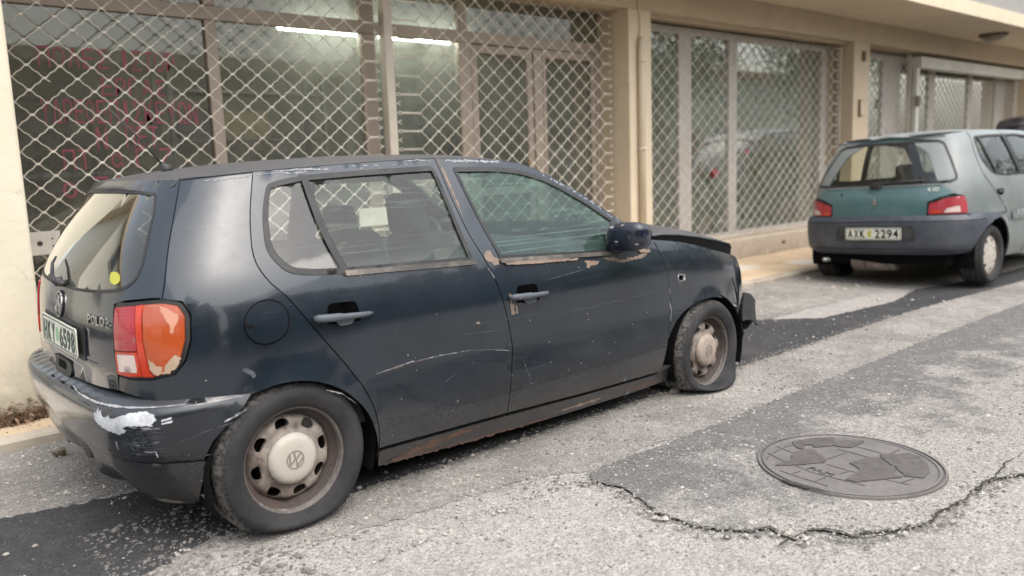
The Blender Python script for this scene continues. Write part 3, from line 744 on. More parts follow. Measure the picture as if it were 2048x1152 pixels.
# ------------------------------------------------------------------ shop building
YW = 2.2      # plane of the rolling shutters
shop = empty('shop_building', (5, 2.3, GZ), label='cream plastered shop building with latticed shop fronts along the pavement', cat='building')
SO = Vector((5, 2.3, GZ))
def sbox(name, lo, hi, mat, parent=shop, bev=.006, rot=(0, 0, 0)):
    o = box(name, lo, hi, mat, None, bev, 2, rot); o.parent = parent
    o.location -= SO if parent is shop else (SO+parent.location); return o
sbox('corner_pier', (-.62, 1.30, -.1), (-.315, 2.36, 3.18), M['pierm'], bev=.015)
sbox('pillar', (5.10, 2.0, -.1), (5.44, 2.75, 2.72), M['plaster'], bev=.01)
sbox('pillar', (9.66, 2.0, -.1), (10.11, 2.75, 2.72), M['plaster2'], bev=.01)
sbox('pillar', (16.42, 2.0, -.1), (17.2, 2.75, 2.72), M['plaster2'], bev=.01)
sbox('lintel', (-.31, 2.003, 2.72), (30, 2.42, 2.995), M['plaster2'], bev=.008)
sbox('reveal_trim', (5.445, 2.12, 2.700), (9.655, 2.19, 2.719), M['plaster'], bev=0)
sbox('side_wall', (17.2, 2.0, -.1), (30, 2.4, 2.72), M['plaster2'])
sbox('balcony_slab', (-.4, 1.0, 2.998), (30, 2.5, 3.185), M['plaster'], bev=.008)
sbox('balcony_parapet', (-.4, 1.09, 3.196), (30, 1.17, 3.9), M['shutterm'])
sbox('upper_wall', (-.62, 2.51, 3.196), (30, 2.7, 6.4), M['plaster'])
sbox('wall_end', (-.62, 2.37, -.1), (-.50, 8.5, 3.19), M['plaster'])
sbox('sill_ledge', (5.445, 2.06, -.1), (9.655, 2.75, .315), M['sill'], bev=.015)
sbox('sill_ledge', (-.31, 2.10, -.1), (2.41, 2.75, .26), M['sill'], bev=.015)
sbox('door_threshold', (2.47, 2.12, -.1), (5.095, 2.75, .12), M['sill'], bev=.01)
sbox('sill_ledge', (10.115, 2.06, -.1), (16.415, 2.75, .30), M['sill'], bev=.015)
bolt = sbox('vent_hole', (8.02, 2.055, .18), (8.10, 2.065, .215), M['bell'], bev=0)
# rooms behind the glass
sbox('shop_floor', (-.49, 2.76, .02), (30, 8.3, .06), M['roomfloor'])
sbox('shop_ceiling', (-.49, 2.43, 2.95), (30, 8.3, 2.99), M['roomceil'])
sbox('back_wall', (-.49, 5.6, .06), (5.2, 5.7, 2.95), M['roomwall'])
sbox('back_wall', (5.4, 5.0, .06), (30, 5.1, 2.95), M['roomwall'])
sbox('partition_wall', (5.2, 2.76, .06), (5.39, 8.3, 2.95), M['roomwall'])
sbox('partition_wall', (9.8, 2.76, .06), (9.95, 5.0, 2.95), M['roomwall'])

YG = 2.40
def frame_bar(x0, x1, z0, z1, mat, parent=shop, d=.05, y=YG):
    return sbox('frame_bar', (x0, y-d/2, z0), (x1, y+d/2, z1), mat, parent, .004)
def shop_window(label_mat, x0, x1, z0, z1, bars, glass, mt):
    """window frame with its bars; every pane is a child of the frame"""
    bm = bmesh.new()
    for a, b_, c_, d_ in bars: bmbox(bm, (a, YG-.03, c_), (b_, YG+.03, d_), None, .004, 1)
    fr = ob('window_frame', bm2('window_frame', bm, mt), shop, -SO)
    return fr
def pane(fr, x0, x1, z0, z1, glass, y=YG):
    o = box('pane', (x0, y-.003, z0), (x1, y+.003, z1), glass); o.parent = fr; return o
w1 = shop_window('a', 0, 0, 0, 0, [(-.31, 2.46, 2.33, 2.425), (1.095, 1.18, .262, 2.328), (1.095, 1.18, 2.427, 2.72), (-.31, -.24, .262, 2.328), (2.33, 2.46, .262, 2.328), (2.33, 2.46, 2.427, 2.72), (-.23, 1.09, .262, .33), (1.185, 2.325, .262, .33)], None, M['brownframe'])
for a, b_, c_, d_ in ((-.24, 1.095, .33, 2.33), (1.18, 2.33, .33, 2.33), (-.31, 1.095, 2.425, 2.72), (1.18, 2.33, 2.425, 2.72)): pane(w1, a, b_, c_, d_, M['shopglass'])
w2 = shop_window('a', 0, 0, 0, 0, [(2.47, 5.09, 2.33, 2.425), (3.30, 3.43, .122, 2.328), (3.30, 3.40, 2.427, 2.72), (5.03, 5.095, .122, 2.328), (2.475, 3.295, .122, .3), (4.18, 4.29, .122, 2.325)], None, M['brownframe'])
for a, b_, c_, d_ in ((2.47, 3.30, .30, 2.33), (2.47, 3.30, 2.425, 2.72), (3.40, 5.09, 2.425, 2.72)): pane(w2, a, b_, c_, d_, M['shopglass'])
# entrance door leaf and side light
dr = empty('door', (0, 0, 0), parent=shop)
bm = bmesh.new()
for a, b_, c_, d_ in ((3.44, 3.51, .125, 2.32), (4.10, 4.17, .125, 2.32), (3.511, 4.099, 2.25, 2.32), (3.511, 4.099, .125, .45), (3.511, 4.099, 1.0, 1.07)): bmbox(bm, (a, YG-.02, c_), (b_, YG+.03, d_), None, .004, 1)
o_ = ob('door_frame', bm2('door_frame', bm, M['brownframe']), dr, -SO)
for a, b_, c_, d_ in ((3.51, 4.10, .45, 1.0), (3.51, 4.10, 1.07, 2.25)):
    o_ = pane(dr, a, b_, c_, d_, M['shopglass']); o_.location -= SO
o_ = box('door_handle', (4.06, YG-.06, 1.12), (4.09, YG-.03, 1.32), M['card'], None, .008); o_.parent = dr; o_.location -= SO
w2b = shop_window('a', 0, 0, 0, 0, [(4.295, 4.335, .125, 2.325), (4.955, 5.02, .125, 2.325), (4.336, 4.954, 2.25, 2.325), (4.336, 4.954, .125, .45)], None, M['brownframe'])
pane(w2b, 4.335, 4.955, .45, 2.25, M['shopglass'])
w3 = shop_window('a', 0, 0, 0, 0, [(5.445, 9.655, 2.62, 2.699), (6.37, 6.60, .317, 2.618), (7.33, 7.50, .317, 2.618), (5.445, 5.50, .317, 2.618), (9.50, 9.655, .317, 2.618), (6.605, 7.325, .317, .37), (7.505, 9.495, .317, .37)], None, M['greyframe'])
for a, b_ in ((5.50, 6.37), (6.60, 7.33), (7.50, 9.50)): pane(w3, a, b_, .34, 2.62, M['shopglass2'])
w4 = shop_window('a', 0, 0, 0, 0, [(10.12, 16.41, 2.6, 2.699), (11.3, 11.9, .302, 2.598), (12.95, 13.2, .302, 2.598), (14.6, 14.8, .302, 2.598), (15.9, 16.41, .302, 2.598)], None, M['greyframe'])
for a, b_ in ((10.12, 11.3), (11.9, 12.95), (13.2, 14.6), (14.8, 15.9)): pane(w4, a, b_, .30, 2.6, M['shopglass2'])
# faded red lettering on the inside of the left pane
wm = lambda a, b_, off=0: (a, YG-.005-off, b_)
for txt, cx, cz, wd, hh in (('ΠΟΛΕΣ', .255, 2.03, .42, .125), ('ΙΣΤΟΡ.', .74, 2.03, .44, .13), ('ΕΡΓΑΣ', .60, 1.86, .42, .11), ('ΥΔΡΕΟ', .19, 1.70, .32, .15), ('ΕΠΙΣΚΕΥΩΝ', .68, 1.70, .66, .15), ('Ν', .37, 1.53, .08, .14), ('ΠΕΤ', .62, 1.54, .22, .14), ('ΠΤ', .21, 1.40, .18, .13), ('α', .45, 1.39, .09, .09), ('Γ', .60, 1.40, .08, .13), ('Ζ', .76, 1.40, .09, .13), ('ο', .15, 1.21, .10, .10), ('Ζοιs', .51, 1.22, .46, .14)):
    n_ = len(txt); cw = wd/n_
    for i_, ch in enumerate(txt):
        lw = cw*(.28 if ch in '.Ιι' else .80); lettering('window_letter', ch, wm, (cx-wd/2+cw*(i_+.5), cz-(hh*.42 if ch == '.' else 0)), lw, hh*(.14 if ch == '.' else 1), M['redpaint'], w1, 0, .0)

# fluorescent tubes (lit)
def tubelamp(x0, x1, y, z, lab):
    L = empty('tube_lamp', ((x0+x1)/2, y, z), label=lab, cat='lamp', group='lit tube lamps in the shop')
    h = (x1-x0)/2
    box('lamp_body', (-h, -.05, .02), (h, .05, .07), M['lampwhite'], L, .006)
    tubeobj('light_tube', [(-h+.03, 0, -.012), (h-.03, 0, -.012)], .026, M['tube'], L)
    for sx in (-1, 1): box('end_cap', (sx*(h-.015)-.012, -.022, -.02), (sx*(h-.015)+.012, .022, .02), M['lampwhite'], L, .003)
tubelamp(1.74, 2.56, 2.63, 2.385, 'lit tube lamp behind the shutter, left of the divider post')
tubelamp(2.64, 3.44, 2.63, 2.385, 'lit tube lamp behind the shutter, right of the divider post')
# things on shelves deep in the shop
def shelf(x, y, wdt, lab):
    s_ = empty('storage_shelf', (x, y, .06), label=lab, cat='shelf', group='shelves in the dark shop')
    for sx in (0, 1):
        for sy in (0, 1): box('upright', (sx*(wdt-.04), sy*.36, 0), (sx*(wdt-.04)+.04, sy*.36+.04, 2.1), M['metalshelf'], s_)
    for k in range(5): box('shelf_board', (.005, .0, .25+k*.42), (wdt-.005, .4, .27+k*.42), M['metalshelf'], s_)
    return s_
shelf(1.35, 3.9, 1.5, 'metal shelf loaded with cartons, seen through the second pane'); shelf(-.4, 4.9, 1.5, 'dim metal shelf at the back, behind the red lettering')
bx = [('carton', (1.55, 3.95, .75), (.36, .3, .28), 'card', 'brown carton on the shelf, behind the second shutter pane', 'box'), ('carton', (1.98, 3.95, .75), (.5, .3, .22), 'whitebox', 'long pale carton on the shelf beside the brown one', 'box'),
 ('carton', (1.5, 3.95, 1.17), (.62, .3, .2), 'whitebox', 'wide pale carton on a middle shelf of the lit shop', 'box'), ('carton', (2.2, 3.95, 1.17), (.42, .3, .30), 'darkbox', 'dark crate at the right end of the middle shelf', 'crate'),
 ('carton', (1.45, 3.95, 1.59), (.28, .3, .26), 'darkbox', 'dark crate at the left end of the upper shelf', 'crate'), ('carton', (1.80, 3.95, 1.59), (.46, .3, .24), 'card', 'brown carton on the upper shelf of the lit shop', 'box'), ('carton', (1.5, 3.95, .33), (.8, .3, .3), 'redbox', 'dull red carton low on the shelf behind the shutter', 'box'),
 ('carton', (-.2, 3.3, .06), (.7, .5, .95), 'darkbox', 'tall dark crate inside, behind the left shop window', 'crate'), ('carton', (.65, 3.2, .06), (.5, .5, .8), 'card', 'big brown carton inside, below the red lettering', 'box'),
 ('carton', (2.9, 3.6, .06), (.6, .5, 1.1), 'darkbox', 'dark crate inside, left of the shop door', 'crate'), ('carton', (4.5, 4.3, .06), (.6, .5, 1.7), 'darkbox', 'tall dark crate inside, behind the door side light', 'crate')]
for nm, lo, d, mt, lab, cat in bx:
    o_ = empty(nm, lo, (0, 0, rg.uniform(-.06, .06)), label=lab, cat=cat)
    box('crate_body' if mt == 'darkbox' else 'carton_body', (0, 0, 0), (d[0], d[1], d[2]*.97), M[mt], o_, .006)
    box('lid', (-.004, -.004, d[2]*.97), (d[0]+.004, d[1]+.004, d[2]), M[mt], o_, .003)
# leaning pale board behind the left pane
o_ = box('leaning_board', (-.4, -.012, -.11), (.4, .012, .11), M['whitebox'], None, .004, rot=(0, R(-24), 0)); o_.location = (.28, 2.62, 1.01); tag(o_, 'pale board leaning behind the lattice, left of the car roof', 'board')
# right shop: plants behind the glass
def plantpot(x, y, hgt, lab, n=26, red=0):
    P_ = empty('potted_plant', (x, y, .315 if y < 2.75 else .06), label=lab, cat='plant')
    bm = bmesh.new(); tube(bm, [(0, 0, 0), (0, 0, .22)], [.09, .12], 12); ob('pot', bm2('pot', bm, M['card'], True), P_)
    vs = []; fs = []; q = random.Random(int(x*100)); red_v = []
    for i in range(n):
        a = q.uniform(0, 6.28); l_ = hgt*q.uniform(.5, 1); sp = q.uniform(.1, .45)*hgt
        base = Vector((0, 0, .2)); prev = base; d_ = Vector((math.cos(a), math.sin(a), 0)); sd_ = Vector((-d_.y, d_.x, 0))*.035
        for j in range(4):
            t_ = (j+1)/4; p_ = base+d_*sp*t_**1.5+Vector((0, 0, l_*math.sin(t_*2.0)/math.sin(2.0) if False else l_*(t_-.25*t_*t_)))
            k = len(vs); wj = math.sin(math.pi*(j+.5)/4.2)
            vs += [prev-sd_*wj, prev+sd_*wj, p_+sd_*wj*.8, p_-sd_*wj*.8]; fs.append((k, k+1, k+2, k+3)); prev = p_
        red_v.append(prev)
    ob('foliage', mesh('foliage', vs, fs, M['leaf']), P_)
    for i in range(red):
        bm = bmesh.new(); bmesh.ops.create_icosphere(bm, subdivisions=2, radius=.055)
        for v_ in bm.verts: v_.co *= 1+q.uniform(-.2, .2)
        ob('blossom', bm2('blossom', bm, M['flower'], True), P_, red_v[i*3 % len(red_v)])
plantpot(6.95, 2.62, 1.0, 'plant with red blossoms behind the glass, between the two pale posts', 30, 4)
plantpot(7.9, 2.62, 1.15, 'leafy plant with one red blossom behind the glass, just right of the posts', 30, 1)
plantpot(8.9, 2.62, 1.0, 'plant with red blossoms behind the glass, beside the pale right jamb', 30, 4)

# ------------------------------------------------------------------ rolling lattice shutters
PX, PZ = .1781, .1437
T_ = [0, .05, .12, .22, .36, .46, .54, .64, .78, .88, .95]
V_ = [0, .0, .05, .20, .40, .48, .52, .60, .80, .95, 1.0]
def strand_mesh(name, xl, x0, nh, xr_, sgn, mat, r=.0042, skip=None, start_half=True):
    """zigzag wire from x0 over nh half steps; both ends run level to xl / xr_ and close in an eye. sgn: side of the first apex"""
    pts = []; base = 0
    hz = PZ/2
    def lvl(i): return sgn*(hz/2) if i % 2 == 0 else -sgn*(hz/2)
    # left end (level lvl(0))
    L = lvl(0); e = -1 if L > 0 else 1     # eye opens towards the strand's own side
    pts_l = [(xl, L-e*0-.0*e), (xl+.006, L+e*.004), (xl+.02, L+e*.010), (xl+.034, L+e*.010), (xl+.048, L+e*.003), (x0-.03, L+e*.003), (x0-.012, L+e*.006)]
    segs = []; cur = [] if nh % 1 == 0 else []
    cur += pts_l
    for i in range(nh):
        a = lvl(i); b_ = lvl(i+1)
        if skip is not None and i == skip:
            cur.append((x0+(i+.3)*PX/2, a+(b_-a)*.3)); segs.append(cur); cur = [(x0+(i+.95)*PX/2, b_)]; continue
        for t_, v_ in zip(T_, V_): 
            if i == 0 and t_ < .1: continue
            cur.append((x0+(i+t_)*PX/2, a+(b_-a)*v_))
    Lr = lvl(nh); e = -1 if Lr > 0 else 1; xe = x0+nh*PX/2
    cur += [(xe+.012, Lr+e*.006), (xe+.03, Lr+e*.003), (xr_-.048, Lr+e*.003), (xr_-.034, Lr+e*.010), (xr_-.02, Lr+e*.010), (xr_-.006, Lr+e*.004), (xr_, Lr)]
    segs.append(cur)
    bm = bmesh.new()
    for sg_ in segs: tube(bm, [(x, 0, z) for x, z in sg_], r, 5, True, (.75, 1.0))
    # node clips, half of each clip belongs to this wire
    for i in range(1, nh+1):
        if skip is not None and i == skip: pass
        z_ = lvl(i); e = -1 if z_ > 0 else 1
        bmbox(bm, (x0+i*PX/2-.0085, -.006, min(z_, z_+e*.007)-.001*0), (x0+i*PX/2+.0085, .006, max(z_, z_+e*.007)), None)
    return bm2(name, bm, mat, False)
def hook_mesh(name, mat, flip):
    bm = bmesh.new(); f = -1 if flip else 1
    for sz in (-1, 1): tube(bm, [(0, 0, sz*.002), (f*.014, 0, sz*.003), (f*.034, 0, sz*.017)], .0034, 5)
    return bm2(name, bm, mat)
def shutter(x0e, x1e, xn, ztop, zbot, zn, lab, mat=None, r=.0046, y=YW, rails=(True, True), railmat=None, broken=None, plate=None, bottom=True):
    """xn: x of one lattice node column, zn: its height"""
    mat = mat or M['lattice']; railmat = railmat or M['rail']
    sh = empty('rolling_shutter', (x0e, y, zbot), label=lab, cat='shutter', group='rolling lattice shutters on the shop fronts')
    O = Vector((x0e, y, zbot))
    # first half column (index .5) to the right of the left edge
    xs = xn-.5*PX
    while xs-PX > x0e+.11: xs -= PX
    while xs < x0e+.11: xs += PX
    nh = int((x1e-.075-xs)/(PX/2))
    z = zn+.5*PZ
    m1 = strand_mesh('lattice_strand', x0e+.035-O.x, xs-O.x, nh, x1e-.03-O.x, 1, mat, r)
    m2 = strand_mesh('lattice_strand', x0e+.035-O.x, xs-O.x, nh, x1e-.03-O.x, -1, mat, r)
    hk = hook_mesh('side_hook', mat, False); hk2 = hook_mesh('side_hook', mat, True)
    # strands lie between half levels; level values where end runs sit: zn+(k+.5)PZ
    k = int((ztop-zn)/(PZ/2))+1
    while True:
        lo = zn+(k-1)*PZ/2; hi = zn+k*PZ/2; mid = (lo+hi)/2
        if mid < zbot+.03: break
        if hi < ztop+.0:
            odd = (k % 2 != 0)      # end level (half node) is above when k odd
            me = m1 if odd else m2
            if broken and broken[0] == k: me = strand_mesh('lattice_strand', x0e+.035-O.x, xs-O.x, nh, x1e-.03-O.x, 1 if odd else -1, mat, r, skip=broken[1])
            ob('lattice_strand', me, sh, (0, 0, mid-O.z))
            if odd:
                pass
            else:
                zz = lo if False else hi
                ob('side_hook', hk, sh, (.036, 0, zz-O.z))
            if odd == (nh % 2 == 1): ob('side_hook', hk2, sh, (x1e-x0e-.03, 0, hi-O.z))
        k -= 1
    def b(nm, lo, hi, mt):
        o = box(nm, lo, hi, mt, None, .004); o.parent = sh; o.location -= O; return o
    if rails[0]: b('guide_rail', (x0e, y-.03, zbot), (x0e+.028, y+.03, ztop), railmat)
    if rails[1]: b('guide_rail', (x1e-.022, y-.03, zbot), (x1e, y+.03, ztop), railmat)
    if bottom: b('bottom_bar', (x0e+.034, y-.014, zbot+.003), (x1e-.028, y+.014, zbot+.045), railmat)
    return sh, b
sh1, b1 = shutter(-.30, 2.405, .125, 2.718, .262, 2.238, 'broad lattice shutter over the red lettered window, one wire snapped', broken=(-5, 2), rails=(False, False))
b1('divider_post', (2.407, YW-.05, .262), (2.482, YW+.03, 2.718), M['rail'])
# lock plate on the left edge of the first shutter
lp = b1('lock_plate', (-.22, YW-.028, .835), (.015, YW-.016, .975), M['whitebox'])
for hx, hz_, hr in ((-.10, .905, .016), (-.165, .93, .006), (-.165, .88, .006), (-.03, .93, .006), (-.03, .885, .006)):
    bm = bmesh.new(); tube(bm, [(0, -.0005, 0), (0, .002, 0)], hr, 12); o_ = ob('bolt_hole', bm2('bolt_hole', bm, M['irongap']), lp, (hx+.1025, -.0065, hz_-.905))
b1('lock_plate', (2.10, YW-.028, .835), (2.36, YW-.016, .975), M['whitebox'])
sh2, b2 = shutter(2.484, 5.095, 4.2527, 2.718, .125, 2.2125, 'lattice shutter over the shop door, right of the divider post', rails=(False, False))
sh3, b3 = shutter(5.447, 9.653, 7.10, 2.665, .318, 2.0, 'wide lattice shutter with pale posts behind it, beside the drainpipe', M['lattice2'], .0046, rails=(False, True))
sh4, b4 = shutter(10.115, 11.80, 10.9, 2.70, .305, 2.0, 'narrow lattice shutter right of the second pillar', M['lattice2'], .005, rails=(False, True))
sh5, b5 = shutter(11.90, 16.415, 13.0, 2.50, .305, 2.0, 'lattice shutter with a white housing, above the green car', M['lattice2'], .005, railmat=M['whiterail'])
b5('shutter_housing', (11.90, YW-.14, 2.50), (16.40, YW+.02, 2.66), M['whiterail'])
b5('side_channel', (11.86, YW-.10, .31), (11.95, YW-.04, 2.498), M['whiterail'])
b5('lock_box', (11.82, YW-.13, 1.93), (11.93, YW-.101, 2.08), M['bell'])

# ------------------------------------------------------------------ drainpipe, cable, wall boxes, soffit lamp
dp = empty('drainpipe', (5.235, 1.96, GZ), label='cream drainpipe running down the middle of the first pillar', cat='pipe')
tubeobj('pipe', [(0, 0, .04), (0, 0, 2.30), (.01, -.005, 2.42)], .034, M['pipe'], dp, 14)
for z_ in (.5, 1.35, 2.2):
    bm = bmesh.new(); tube(bm, [(0, 0, z_-.014), (0, 0, z_+.014)], .040, 14); ob('bracket', bm2('bracket', bm, M['pipe'], True), dp)
cb = tubeobj('cable', spline([(5.245, 1.985, 2.45), (5.26, 1.985, 2.6), (5.235, 1.985, 2.75), (5.24, 1.985, 2.99)], .05), .008, M['pipe']); tag(cb, 'thin cream cable rising from the drainpipe to the soffit', 'cable')
def wallbox(x, z, dx, dz, lab, cat):
    o = empty('wall_box', (x, 2.0, z), label=lab, cat=cat)
    box('housing', (-dx/2, -.03, -dz/2), (dx/2, 0, dz/2), M['bell'], o, .006)
    box('cover', (-dx/2+.015, -.036, -dz/2+.02), (dx/2-.015, -.0305, dz/2-.015), M['plaster2'] if dz > .15 else M['bell'], o, .002)
wallbox(9.897, 2.54, .07, .13, 'small brown box high on the second pillar', 'junction box'); wallbox(9.835, 1.86, .09, .22, 'brown bell panel lower on the second pillar', 'bell panel')
sl_ = empty('soffit_lamp', (13.1, 1.5, 2.995), label='dusty dome lamp under the balcony soffit, above the green car', cat='lamp')
disc('lamp_base', [(.20, -.03), (.20, 0)], M['bell'], sl_, 24)
bm = bmesh.new(); bmesh.ops.create_uvsphere(bm, u_segments=20, v_segments=10, radius=.17)
for v_ in bm.verts: v_.co.z = v_.co.z*.55-.03
ob('lamp_shade', bm2('lamp_shade', bm, M['shade'], True), sl_)

# ------------------------------------------------------------------ dry weeds and a grass tuft
def weed(name, x, y, z, n, hgt, spread, lab, cat, leafm, seed, leaf=.018):
    W_ = empty(name, (x, y, z), label=lab, cat=cat); q = random.Random(seed)
    bm = bmesh.new(); vs = []; fs = []
    for i in range(n):
        a = q.uniform(0, 6.28); sp = spread*q.uniform(.2, 1); h_ = hgt*q.uniform(.35, 1); bx_ = Vector((q.uniform(-1, 1)*spread*.6, q.uniform(-1, 1)*spread*.18, 0))
        pts = [bx_+Vector((math.cos(a)*sp*t_*t_, math.sin(a)*sp*t_*t_*.5, h_*t_)) for t_ in (0, .35, .7, 1)]
        tube(bm, pts, [.0022, .0018, .0012, .0006], 4)
        for j in range(7):
            t_ = q.uniform(.15, 1); c_ = bx_+Vector((math.cos(a)*sp*t_*t_, math.sin(a)*sp*t_*t_*.5, h_*t_))
            u = Vector((q.gauss(0, 1), q.gauss(0, 1), q.gauss(0, .7))).normalized(); v = u.cross(Vector((q.gauss(0, 1), q.gauss(0, 1), q.gauss(0, 1)))).normalized(); s_ = leaf*q.uniform(.4, 1.2); k = len(vs)
            vs += [c_, c_+u*s_+v*s_*.4, c_+u*s_*2+Vector((0, 0, -s_*.4)), c_+u*s_-v*s_*.4]; fs.append((k, k+1, k+2, k+3))
    ob('stems', bm2('stems', bm, M['stem']), W_); stuff(ob('leaves', mesh('leaves', vs, fs, leafm), W_))
weed('dry_weed', -.50, 1.25, GZ+.04, 46, .13, .16, 'dry brown weeds at the foot of the plastered pier', 'weeds', M['dryleaf'], 3)
weed('dry_weed', -.36, 1.27, GZ+.04, 26, .09, .08, 'small dry weed clump at the outer corner of the pier, behind the bumper', 'weeds', M['dryleaf'], 4)
weed('grass_tuft', -.42, .70, GZ+.005, 26, .035, .035, 'tiny dry grass tuft in the gutter left of the bumper', 'grass', M['grass'], 5, .006)
lv = []; lf = []
for i in range(240):
    x = rg.gauss(-.45, .16); y = rg.gauss(1.2, .05); z_ = GZ+.032+rg.uniform(0, .02); s_ = rg.uniform(.006, .016); a = rg.uniform(0, 6.28); k = len(lv)
    lv += [(x, y, z_), (x+s_*math.cos(a), y+s_*math.sin(a), z_+rg.uniform(0, .01)), (x+s_*1.6*math.cos(a+.5), y+s_*1.6*math.sin(a+.5), z_), (x+s_*math.cos(a+1), y+s_*math.sin(a+1), z_)]; lf.append((k, k+1, k+2, k+3))
stuff(ob('leaf_litter', mesh('leaf_litter', lv, lf, M['dryleaf'])))

# ------------------------------------------------------------------ the far side of the street (seen in reflections)
def house(x0, x1, y0, y1, hgt, mat, lab, face, storeys=2, pitch=0):
    H_ = empty('house', ((x0+x1)/2, (y0+y1)/2, GZ), label=lab, cat='house'); cx, cy = (x0+x1)/2, (y0+y1)/2
    box('wall', (x0-cx, y0-cy, 0), (x1-cx, y1-cy, hgt), mat, H_)
    box('roof', (x0-cx-.3, y0-cy-.3, hgt), (x1-cx+.3, y1-cy+.3, hgt+.25), M['rooftile'] if pitch else M['plaster'], H_)
    fh = hgt/storeys
    def win(p, q, z):
        if face == '+y': lo, hi = (p-cx, y1-cy+.004, z), (q-cx, y1-cy+.06, z+1.3)
        elif face == '-y': lo, hi = (p-cx, y0-cy-.06, z), (q-cx, y0-cy-.004, z+1.3)
        else: lo, hi = (x1-cx+.004, p-cy, z), (x1-cx+.06, q-cy, z+1.3)
        f = box('window_frame', lo, hi, M['shutterm'], H_)
        e = .02; c_ = f.location; d = [(b_-a)/2 for a, b_ in zip(lo, hi)]
        if face in ('+y', '-y'): sg = 1 if face == '+y' else -1; box('pane', (-d[0]*.7, min(sg*.031, sg*.04), -.5), (d[0]*.7, max(sg*.031, sg*.04), .5), M['winpane'], f)
        else: box('pane', (.031, -d[1]*.7, -.5), (.04, d[1]*.7, .5), M['winpane'], f)
    a0, a1 = (x0, x1) if face != '+x' else (y0, y1)
    n = max(1, int((a1-a0)/2.2))
    for s_ in range(storeys):
        for i in range(n):
            c_ = a0+(i+.5)*(a1-a0)/n; win(c_-.5, c_+.5, s_*fh+1.0)
        if s_ and face == '+x': box('balcony', (x1-cx+.07, y0-cy+.4, s_*fh-.05), (x1-cx+1.0, y1-cy-.4, s_*fh+.1), M['plaster'], H_)
        if s_ and face == '+y': box('balcony', (x0-cx+.6, y1-cy+.07, s_*fh-.05), (x1-cx-.6, y1-cy+1.0, s_*fh+.1), M['plaster'], H_)
house(-9, -2.6, 6.5, 13, 4.1, M['housepale'], 'pale two storey house round the corner behind the plastered pier', '-y')
house(-34, -26, -6, 9, 6.0, M['housepale'], 'pale two storey house at the far end of the street', '+x')
house(-14, -3, -16, -8.6, 4.2, M['houseochre'], 'darkened brown two storey house across the street behind the photographer', '+y')
house(-1, 9, -17, -9.2, 3.4, M['houseochre'], 'low brownish house across the street, opposite the shops', '+y', 1)
house(12, 34, -18, -10.5, 4.2, M['housegreen'], 'long greenish house across the street, opposite the green car', '+y', 1, 1)
gw = box('garden_wall', (10, -8.2, GZ-.02), (34, -8.0, GZ+.8), M['plaster']); tag(gw, 'low plastered garden wall across the street', 'wall')
def bush(name, x, y, z, rx, ry, rz, n, lab, cat, leafm, seed, trunk=0, red=0):
    B_ = empty(name, (x, y, z), label=lab, cat=cat); q = random.Random(seed); vs = []; fs = []
    if trunk:
        bm = bmesh.new(); tube(bm, [(0, 0, 0), (.1, .05, trunk*.6), (0, 0, trunk+rz*.6)], [.16, .12, .05], 8)
        for k in range(5): a = k*1.3; tube(bm, [(0, 0, trunk*.8), (math.cos(a)*rx*.6, math.sin(a)*ry*.6, trunk+rz*.7)], [.07, .02], 6)
        ob('trunk', bm2('trunk', bm, M['bark'], True), B_)
    cl = [(q.uniform(-1, 1)*rx*.75, q.uniform(-1, 1)*ry*.75, trunk+rz+q.uniform(-1, 1)*rz*.7, q.uniform(.25, .5)) for _ in range(26)]
    for i in range(n):
        c_ = q.choice(cl); d = Vector((q.gauss(0, 1), q.gauss(0, 1), q.gauss(0, 1))).normalized()*(q.random()**.4)*c_[3]*min(rx, rz)*1.2
        p_ = Vector(c_[:3])+d; p_.z = max(p_.z, .03); u = Vector((q.gauss(0, 1), q.gauss(0, 1), q.gauss(0, 1))).normalized(); v = u.orthogonal().normalized(); s_ = q.uniform(.04, .09); k = len(vs)
        vs += [p_-u*s_, p_+v*s_*.6, p_+u*s_, p_-v*s_*.6]; fs.append((k, k+1, k+2, k+3))
    stuff(ob('crown', mesh('crown', vs, fs, leafm), B_))
    if red:
        vs = []; fs = []
        for i in range(red):
            p_ = Vector((q.uniform(-1, 1)*rx, ry*.9, trunk+rz*q.uniform(.7, 1.8))); k = len(vs); s_ = .09
            vs += [p_+Vector((s_, 0, 0)), p_+Vector((0, 0, s_)), p_-Vector((s_, 0, 0)), p_-Vector((0, 0, s_)), p_+Vector((0, s_, 0))]; fs += [(k, k+1, k+4), (k+1, k+2, k+4), (k+2, k+3, k+4), (k+3, k, k+4)]
        stuff(ob('blossoms', mesh('blossoms', vs, fs, M['flower']), B_))
bush('hedge', 15, -7.2, GZ, 2.4, .7, .65, 2600, 'flowering hedge across the street, nearer end', 'hedge', M['leaf'], 1, 0, 40)
bush('hedge', 21, -7.2, GZ, 3.2, .8, 1.0, 4200, 'taller flowering hedge across the street, farther end', 'hedge', M['leaf'], 2, 0, 90)
bush('hedge', 27.5, -7.4, GZ, 3.4, .8, 1.0, 3600, 'tall flowering hedge across the street, at its very end', 'hedge', M['leaf'], 9, 0, 60)
bush('street_tree', 18, -7.0, GZ, 1.8, 1.6, 1.6, 4200, 'round street tree across the street above the hedges', 'tree', M['leaf2'], 3, 2.0)
bush('hedge', -5.5, -7.2, GZ, 3.2, .7, .8, 3000, 'tall unseen hedge added across the street to darken reflections, behind the photographer on the left', 'hedge', M['leaf'], 5)  # unseen plain hedges, added to darken the car's reflections and fill light
bush('hedge', 1.5, -7.2, GZ, 3.2, .7, .8, 3000, 'tall unseen hedge added across the street to darken reflections, facing the dark car', 'hedge', M['leaf'], 6)
bush('hedge', 8.0, -7.2, GZ, 2.8, .7, .8, 2600, 'tall unseen hedge added across the street to darken reflections, before the flowering ones', 'hedge', M['leaf'], 7)
